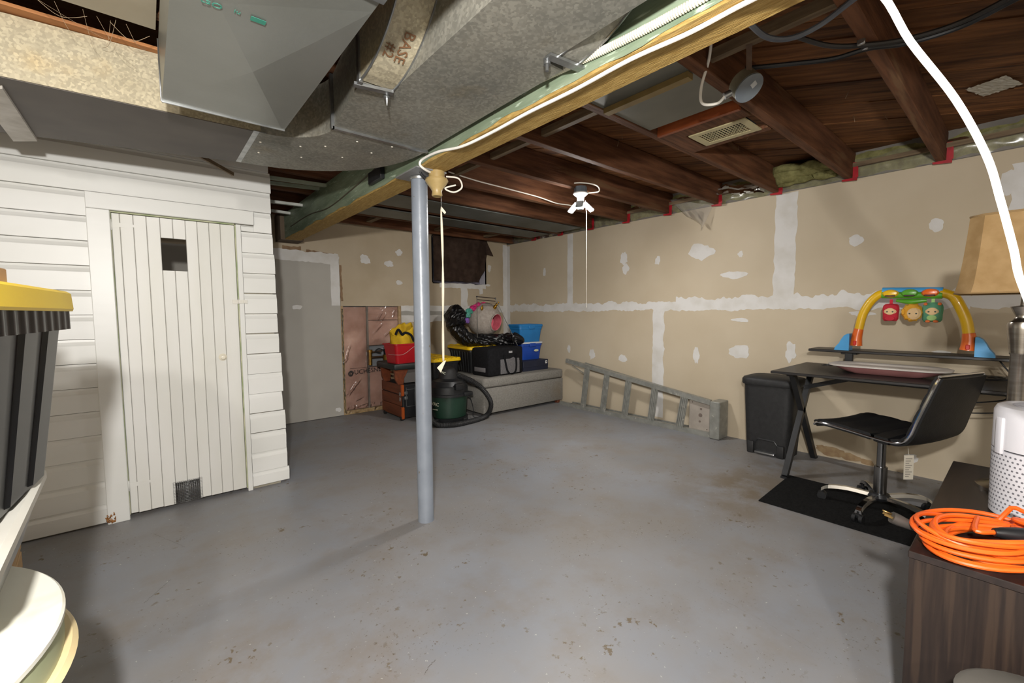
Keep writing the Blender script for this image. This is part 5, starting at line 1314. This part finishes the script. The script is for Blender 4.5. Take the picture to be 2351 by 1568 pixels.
# seat shell in local coordinates: y forward, x right
SW = .228
def prof(k):                     # side profile from front lip, along the seat, up the back
    return k
P_ = spline([(0, .245, .478), (0, .20, .498), (0, .05, .492), (0, -.10, .480), (0, -.19, .482), (0, -.235, .52), (0, -.265, .62), (0, -.30, .74), (0, -.325, .835)], 7)
def wid(i):
    t = i / (len(P_) - 1)
    return SW * (.90 + .1 * min(1, t * 6)) * (1 if t < .55 else 1 - .16 * ((t - .55) / .45) ** 2)
LEA = mat('black leatherette', '#121213', '#19191b', scale=20, rough=.5, spec=.4, bump=.1, bscale=120)
q = MB(); rings = []
for i, p in enumerate(P_):
    d = (P_[min(i + 1, len(P_) - 1)] - P_[max(i - 1, 0)]).normalized(); nrm = Vector((1, 0, 0)).cross(d).normalized()
    if nrm.z < 0 and i < 20: nrm = -nrm
    if i >= 20 and nrm.y < 0: nrm = -nrm
    w_ = wid(i); bulge = .004 * abs(math.sin(i * math.pi / 5)) ** .5
    curve = lambda x: -.02 * (1 - (x / w_) ** 2)
    top = [p + Vector((x, 0, 0)) + nrm * (.016 + bulge + curve(x) * .5) for x in [w_ * (-1 + 2 * k / 10) for k in range(11)]]
    bot = [p + Vector((x, 0, 0)) - nrm * (.016 - curve(x) * .5) for x in [w_ * (1 - 2 * k / 10) for k in range(11)]]
    rings.append(top + bot)
q.loft(rings, smooth=True); q.build('seat_shell', LEA, chr_, local=True)
for s in (-1, 1):
    q = MB(); q.tube([p + Vector((s * (wid(i) + .004), 0, 0)) for i, p in enumerate(P_)], .0075, 8); q.build('chrome_frame', CHROME, chr_, local=True)
q = MB(); q.tube([P_[0] + Vector((x, .006, -.004)) for x in (-wid(0), 0, wid(0))], .0075, 8); q.build('chrome_frame', CHROME, chr_, local=True)
q = MB(); q.tube([P_[-1] + Vector((x, -.0, .006)) for x in (-wid(99) if False else -wid(len(P_) - 1), 0, wid(len(P_) - 1))], .0075, 8); q.build('chrome_frame', CHROME, chr_, local=True)
q = MB(); q.rbox((-.09, -.09, .445), (.09, .09, .472), .008, 1); q.build('seat_plate', BLACKP, chr_, local=True)
q = MB(); q.cyl((0, 0, .25), (0, 0, .455), .021, n=18).cyl((0, 0, .095), (0, 0, .265), .031, n=18); q.build('gas_column', mat('grey chrome', '#8f9092', '#7d7e80', rough=.22, metal=1), chr_, local=True)
q = MB(); q.lathe([(.0, .075), (.05, .075), (.055, .09), (.045, .108), (.0, .11)], 24); q.build('hub', BLACKP, chr_, local=True)
for k in range(5):
    a = math.radians(118 + 72 * k)
    d = Vector((math.cos(a), math.sin(a), 0)); e = Vector((-d.y, d.x, 0))
    q = MB(); pp = spline([d * .04 + Vector((0, 0, .092)), d * .15 + Vector((0, 0, .098)), d * .24 + Vector((0, 0, .085)), d * .275 + Vector((0, 0, .062))], 5)
    q.loft([[p + e * .017 + Vector((0, 0, -.009)), p - e * .017 + Vector((0, 0, -.009)), p - e * .012 + Vector((0, 0, .010)), p + e * .012 + Vector((0, 0, .010))] for p in pp], smooth=False); q.build('base_arm', CHROME, chr_, local=True)
    c = d * .27; q = MB()
    for s in (-1, 1): q.cyl(c + e * s * .008 + Vector((0, 0, .024)), c + e * s * .024 + Vector((0, 0, .024)), .024, n=16)
    q.cyl(c + Vector((0, 0, .03)), c + Vector((0, 0, .066)), .008, n=8); q.rbox(c + Vector((-.012, -.012, .026)), c + Vector((.012, .012, .05)), .006, 2)
    q.build('caster', BLACKP, chr_, local=True)
tgm = frame_m(pX(2086, 1073, 3.1), (CR.x, CR.y, .0), (.03, 0, 1))
q = MB(); q.box((-.026, -.066, -.0006), (.026, .066, .0006), tgm); tg_ = q.build('hang_tag', mat('paper tag', '#d9d2c2', '#cfc7b6', rough=.8), chr_)
for k in range(9):
    q = MB(); q.box((-.018, .045 - k * .012, .0006), (.018 - .008 * (k % 3), .049 - k * .012, .0009), tgm); q.build('tag_print', mat('tag ink', '#8a8378', rough=.8) if 'tag ink' not in bpy.data.materials else bpy.data.materials['tag ink'], tg_)
q = MB(); q.tube([tgm @ Vector((0, .066, 0)), tgm @ Vector((-.01, .12, 0)), tgm @ Vector((.0, .22, .05))], .0008, 4); q.build('tag_string', WCABLE, chr_)
# floor mat
mc = [pz(1742, 1153), pz(1812, 1093), pz(2170, 1180), pz(2105, 1262)]
q = MB(); q.prism([(2.82, 1.015, .001), (3.42, 1.035, .001), (3.44, .20, .001), (2.835, .20, .001)], (0, 0, .006))
tag(q.build('floor_mat', mat('black carpet mat', '#151515', '#1f1f1f', scale=90, rough=1, spec=.1, bump=.6, bscale=180)), 'black carpet mat under the swivel chair', 'mat')

# ================================================================== low cabinet with lamp, purifier, cord
CZ = .55
cx0, cx1, cy1, cy0 = 1.475, 2.50, .172, -.26
cb_ = thing('low_cabinet', 'dark espresso wood grain cabinet carrying orange cord and lamp', 'cabinet', ((cx0 + cx1) / 2, -.05, 0))
MB().rbox((cx0 - .004, cy0, CZ - .018), (cx1, cy1, CZ), .002, 1, smooth=False).build('top_panel', ESPT, cb_)
MB().box((cx0, cy0 + .004, 0), (cx0 + .016, cy1 - .003, CZ - .018)).build('end_panel', ESP, cb_)
MB().box((cx1 - .02, cy0 + .004, 0), (cx1 - .004, cy1 - .003, CZ - .018)).build('end_panel', ESP, cb_)
MB().box((cx0 + .016, cy1 - .012, .03), (cx1 - .02, cy1 - .004, CZ - .018)).build('back_panel', ESP, cb_)
MB().box((cx0 + .016, cy0 + .02, .05), (cx1 - .02, cy1 - .012, .066)).build('bottom_shelf', ESP, cb_)
MB().box((cx0 + .016, cy0 + .02, .29), (cx1 - .02, cy1 - .012, .306)).build('middle_shelf', ESP, cb_)
# table lamp
LC = Vector((2.222, .012, CZ))
tl = thing('table_lamp', 'brushed nickel table lamp with tan bell shade on cabinet', 'lamp', LC)
q = MB(); q.lathe([(0, 0), (.085, 0), (.085, .012), (.06, .022), (.03, .03), (.026, .05), (.025, .30), (.0245, .465), (.027, .468), (.027, .474), (.029, .49), (.036, .55), (.037, .565), (.034, .575), (.026, .58), (.022, .587), (.020, .592), (.021, .60), (.030, .622), (.031, .626), (.010, .63), (.008, .66), (.008, .72), (.0, .72)], 32, Matrix.Translation(LC)); q.build('stem', NICKEL, tl)
SHD = mat('tan linen shade', '#846c4b', '#7a6241', scale=30, rough=.9, spec=.1)
def cutr(hx, hy, c_, z): return [Vector((x, y, z)) for x, y in ((hx, -hy + c_), (hx, hy - c_), (hx - c_, hy), (-hx + c_, hy), (-hx, hy - c_), (-hx, -hy + c_), (-hx + c_, -hy), (hx - c_, -hy))]
q = MB(); rings = []
for t in [k / 8 for k in range(9)]:
    s = 1 - .17 * t ** .62
    rings.append([LC + p for p in cutr(.135 * s, .158 * s, .042 * s, .672 + t * .255)])
q.loft(rings, cap=False, smooth=False); shd = q.build('shade', SHD, tl, solid=.003)
TRM = mat('shade trim', '#775f3c', rough=.9)
q = MB(); q.tube(rings[-1] + [rings[-1][0]], .004, 6); q.build('shade_trim', TRM, shd)
q = MB(); q.tube(rings[0] + [rings[0][0]], .003, 6); q.build('shade_trim', TRM, shd)
q = MB(); q.cyl(LC + Vector((-.10, 0, .90)), LC + Vector((.10, 0, .90)), .002, n=6).cyl(LC + Vector((0, 0, .70)), LC + Vector((0, 0, .90)), .002, n=6); q.build('harp', STEEL, tl)
# air purifier
PCn = Vector((1.985, -.055, CZ))
ap_ = thing('air_purifier', 'white cylindrical air purifier with perforated lower half', 'air purifier', PCn)
WPL = mat('white gloss plastic', '#c4c3c7', '#bbbabf', scale=3, rough=.35)
pr_ = .112; ph = .335
q = MB(); q.lathe([(pr_, .205), (pr_, ph - .02), (pr_ - .006, ph - .006), (pr_ - .018, ph), (pr_ - .03, ph - .002), (0, ph - .004)], 48, Matrix.Translation(PCn)); q.build('upper_shell', WPL, ap_)
q = MB(); q.lathe([(0, 0), (pr_ - .008, 0), (pr_ - .002, .006), (pr_, .2)], 48, Matrix.Translation(PCn)); lo_ = q.build('lower_shell', WPL, ap_)
HOLE = mat('vent hole grey', '#5d5c62', '#6a696f', rough=.7)
q = MB()
for j in range(14):
    z = .022 + j * .0128
    for k in range(60):
        a = 2 * math.pi * (k + .5 * (j % 2)) / 60
        d = Vector((math.cos(a), math.sin(a), 0))
        if d.x > .35: continue
        c = PCn + d * (pr_ - .002 * (1 - z / .2) + .0004) + Vector((0, 0, z)); e = Vector((-d.y, d.x, 0))
        q.add([c + e * .0031 * math.cos(w_ * math.pi / 3) + Vector((0, 0, .0031 * math.sin(w_ * math.pi / 3))) for w_ in range(6)], [tuple(range(6))])
ho = q.build('vent_holes', HOLE, lo_); ho['kind'] = 'stuff'
q = MB(); q.lathe([(.035, ph - .002), (.075, ph - .002), (.075, ph - .0005), (.035, ph - .0005)], 36, Matrix.Translation(PCn)); q.build('outlet_ring', mat('outlet grey', '#a9a8ae', '#8f8e94', scale=60, rough=.6), ap_)
q = MB(); q.lathe([(0, ph - .002), (.04, ph - .001), (.04, ph + .004), (.036, ph + .007), (0, ph + .008)], 30, Matrix.Translation(PCn)); q.build('top_dial', WPL, ap_)
dh = Vector((-.55, .83, 0)).normalized(); eh = Vector((-dh.y, dh.x, 0))
q = MB(); q.rbox((-.012, -.006, -.055), (.012, .007, .055), .005, 2, frame_m(PCn + dh * pr_ + Vector((0, 0, .245)), eh, dh * 1.0)); hd_ = q.build('handle', WPL, ap_)
# orange extension cord coil
OR = mat('orange cord', '#e8641a', '#dc5810', scale=8, rough=.45)
oc_ = thing('extension_cord', 'coiled orange extension cord with grey plug on the cabinet', 'cord', (1.62, .06, CZ))
CCx, CCy = 1.635, .035
pts = []
turns = 11
for i in range(turns * 26):
    a = 2 * math.pi * i / 26
    k = i / 26
    rx = .135 * (1 + .12 * math.sin(k * 2.4) + .05 * math.sin(k * 7.1)); ry = .118 * (1 + .14 * math.sin(k * 3.1 + 1) + .05 * math.cos(k * 5.3))
    z = CZ + .007 + .045 * (.5 + .5 * math.sin(k * 1.93 + a * .5)) * (.55 + .45 * math.sin(k * 4.7)) ** 2 + .013 * (k % 3)
    ox_, oy_ = .022 * math.sin(k * 1.7), .018 * math.cos(k * 2.3)
    pts.append((CCx + ox_ + rx * math.cos(a) - .25 * ry * math.sin(a), CCy + oy_ + ry * math.sin(a) * .9 - .15 * rx * math.cos(a), max(CZ + .006, z)))
q = MB(); q.tube(spline(pts, 2), .0058, 8); q.build('coil', OR, oc_)
pg0, pg1 = pz(2105, 1213, CZ + .02), pz(2065, 1195, CZ + .035)
q = MB(); q.tube(spline([(CCx - .06, CCy + .11, CZ + .012), pz(2125, 1222, CZ + .02), pg0], 8), .0058, 8); q.build('lead', OR, oc_)
GP = mat('grey plug', '#47423d', '#3b3733', scale=12, rough=.5)
q = MB(); dpl = (pg1 - pg0).normalized(); q.tube([pg0, pg0 + dpl * .012, pg0 + dpl * .045, pg0 + dpl * .06], [.008, .012, .016, .016], 10); q.build('plug', GP, oc_)
q = MB(); sp_ = dpl.cross(Vector((0, 0, 1))).normalized()
for s in (-1, 1): q.bar(pg0 + dpl * .06 + sp_ * s * .0065, pg0 + dpl * .079 + sp_ * s * .0065, .0015, .006)
q.cyl(pg0 + dpl * .06 + Vector((0, 0, .008)), pg0 + dpl * .082 + Vector((0, 0, .008)), .0024, n=8); q.build('prong', mat('brass prong', '#a98c58', rough=.35, metal=.9), oc_)
sk0, sk1 = pz(2282, 1222, CZ + .055), pz(2375, 1232, CZ + .055)
q = MB(); q.tube([sk0, sk0 * .8 + sk1 * .2, sk0 * .4 + sk1 * .6, sk1], [.010, .014, .018, .018], 12); q.build('socket_end', BLACKP, oc_)
q = MB(); q.tube(spline([(CCx + .08, CCy + .03, CZ + .05), pz(2240, 1218, CZ + .055), sk0], 8), .0058, 8); q.build('lead', OR, oc_)
# second bundle behind
q = MB(); pts = []
for i in range(5 * 20):
    a = 2 * math.pi * i / 20; k = i / 20
    pts.append((1.70 + .05 * math.cos(a) + .01 * k, -.075 + .075 * math.sin(a), CZ + .03 + .022 * math.sin(a * .5 + k) + .005 * k))
q.tube(spline(pts, 2), .0058, 8); q.build('coil', OR, oc_)

# ================================================================== stack at the left: round table, clear bin, tote, tray
TZ = .62
tcx, tcy, tr = -.575, 1.13, .43
rt_ = thing('round_table', 'round white marbled table with green apron and cream bead', 'table', (tcx, tcy, 0))
MARB = mat('white marbled laminate', '#dcdacb', '#e6e4da', scale=3, rough=.35, c3='#cfc3a0', s3=4, lo3=.58, hi3=.72)
q = MB(); q.lathe([(0, TZ - .016), (tr - .004, TZ - .016), (tr, TZ - .012), (tr, TZ - .004), (tr - .004, TZ), (0, TZ)], 96, Matrix.Translation((tcx, tcy, 0))); q.build('top', MARB, rt_)
q = MB(); q.lathe([(tr - .03, TZ - .07), (tr - .004, TZ - .07), (tr - .004, TZ - .016), (tr - .03, TZ - .016)], 96, Matrix.Translation((tcx, tcy, 0))); q.build('apron', mat('sage green paint', '#a9ae8c', '#9ca27f', scale=6, rough=.5), rt_)
q = MB(); q.lathe([(tr - .03, TZ - .084), (tr + .006, TZ - .084), (tr + .014, TZ - .077), (tr + .006, TZ - .069), (tr - .03, TZ - .069)], 96, Matrix.Translation((tcx, tcy, 0))); q.build('bead', mat('cream bead', '#d9c598', '#cdb888', scale=6, rough=.45), rt_)
for k in range(4):
    a = math.radians(45 + 90 * k); d = Vector((math.cos(a), math.sin(a), 0))
    q = MB(); q.lathe([(.018, 0), (.022, .1), (.02, .3), (.03, .45), (.03, TZ - .07)], 16, Matrix.Translation(Vector((tcx, tcy, 0)) + d * .31)); q.build('leg', mat('sage leg', '#a9ae8c', rough=.5) if 'sage leg' not in bpy.data.materials else bpy.data.materials['sage leg'], rt_)
cbn = thing('clear_bin', 'translucent plastic bin with white lid on round table', 'storage bin', (-.44, 1.29, TZ), math.radians(2))
CLR = film('translucent plastic', '#d9dcd6', .45, .3)
bo = bin_body(.44, .66, .13, .06, .04, CLR, cbn, rim=.01, rimh=.02)
q = MB(); q.loft([rrect(.455, .69, .05, .125), rrect(.47, .70, .055, .135), rrect(.47, .70, .055, .15), rrect(.45, .68, .05, .158), rrect(.40, .62, .05, .152)], smooth=False); q.build('lid', mat('white lid plastic', '#dcd9cf', '#d0ccc1', scale=4, rough=.45), cbn, local=True)
q = MB()
for k in range(7): q.rbox((-.15 + .04 * k, -.2 + .06 * (k % 3), .01), (-.11 + .04 * k, .05 + .05 * (k % 2), .09), .01, 1)
tag(q.build('bin_contents', mat('bin contents', '#7a8a5a', '#b98a7a', scale=12, rough=.8), None), 'green and pink packets inside the clear bin', 'packets')
ct = bpy.data.objects['bin_contents']; ct.location = (-.44, 1.29, TZ + .004)
TT = TZ + .158
tote('yellow_lid_tote', 'big black ribbed tote with yellow lid on the clear bin', (-.445, 1.275, TT), math.radians(-5), .50, .70, .45, taper=.08, ribs=4, lidh=.05, lidm=mat('bright yellow plastic', '#f3d024', '#ecc61a', scale=3, rough=.4), bodym=mat('glossy black plastic', '#060607', '#0a0a0c', scale=6, rough=.3), skirt=True)
wt = thing('wooden_tray', 'shallow pale wooden tray resting on yellow tote lid', 'tray', (-.40, 1.40, TT + .45), math.radians(-5))
PALE = mat('pale tray wood', '#c9a77c', '#b8946a', scale=7, rough=.6, stretch=(4, .6, 4))
MB().box((-.13, -.2, 0), (.13, .2, .008)).build('base', PALE, wt, local=True)
for x0, y0, x1, y1 in ((-.13, -.2, -.118, .2), (.118, -.2, .13, .2), (-.118, -.2, .118, -.188), (-.118, .188, .118, .2)):
    MB().rbox((x0, y0, .008), (x1, y1, .052), .002, 1, smooth=False).build('side', PALE, wt, local=True)
wc = thing('wooden_crate', 'low wooden crate on floor between round table and partition', 'crate', (-.68, 2.72, 0), math.radians(4))
for z in (.01, .10):
    MB().rbox((-.2, -.2, z), (.2, -.185, z + .075), .003, 1, smooth=False).build('slat', PALE, wc, local=True)
    MB().rbox((.185, -.185, z), (.2, .185, z + .075), .003, 1, smooth=False).build('slat', PALE, wc, local=True)
    MB().rbox((-.2, .185, z), (.2, .2, z + .075), .003, 1, smooth=False).build('slat', PALE, wc, local=True)
    MB().rbox((-.2, -.185, z), (-.185, .185, z + .075), .003, 1, smooth=False).build('slat', PALE, wc, local=True)
for x in (-.18, .165):
    for y in (-.18, .165):
        MB().box((x, y, 0), (x + .015, y + .015, .18)).build('corner_post', PALE, wc, local=True)
# grey lidded tub on the floor in front of the cabinet
GTC = (1.285, -.06, 0)
gt = thing('grey_tub', 'round grey lidded tub on the floor beside cabinet', 'tub', GTC)
q = MB(); q.lathe([(.0, 0), (.105, 0), (.118, .36), (.0, .36)], 36, Matrix.Translation(GTC)); q.build('body', mat('grey plastic', '#5c5a55', '#53514c', rough=.5), gt)
q = MB(); q.lathe([(.120, .345), (.127, .35), (.127, .378), (.112, .388), (0, .39)], 36, Matrix.Translation(GTC)); q.build('lid', mat('grey lid', '#605d57', '#55524c', rough=.5), gt)
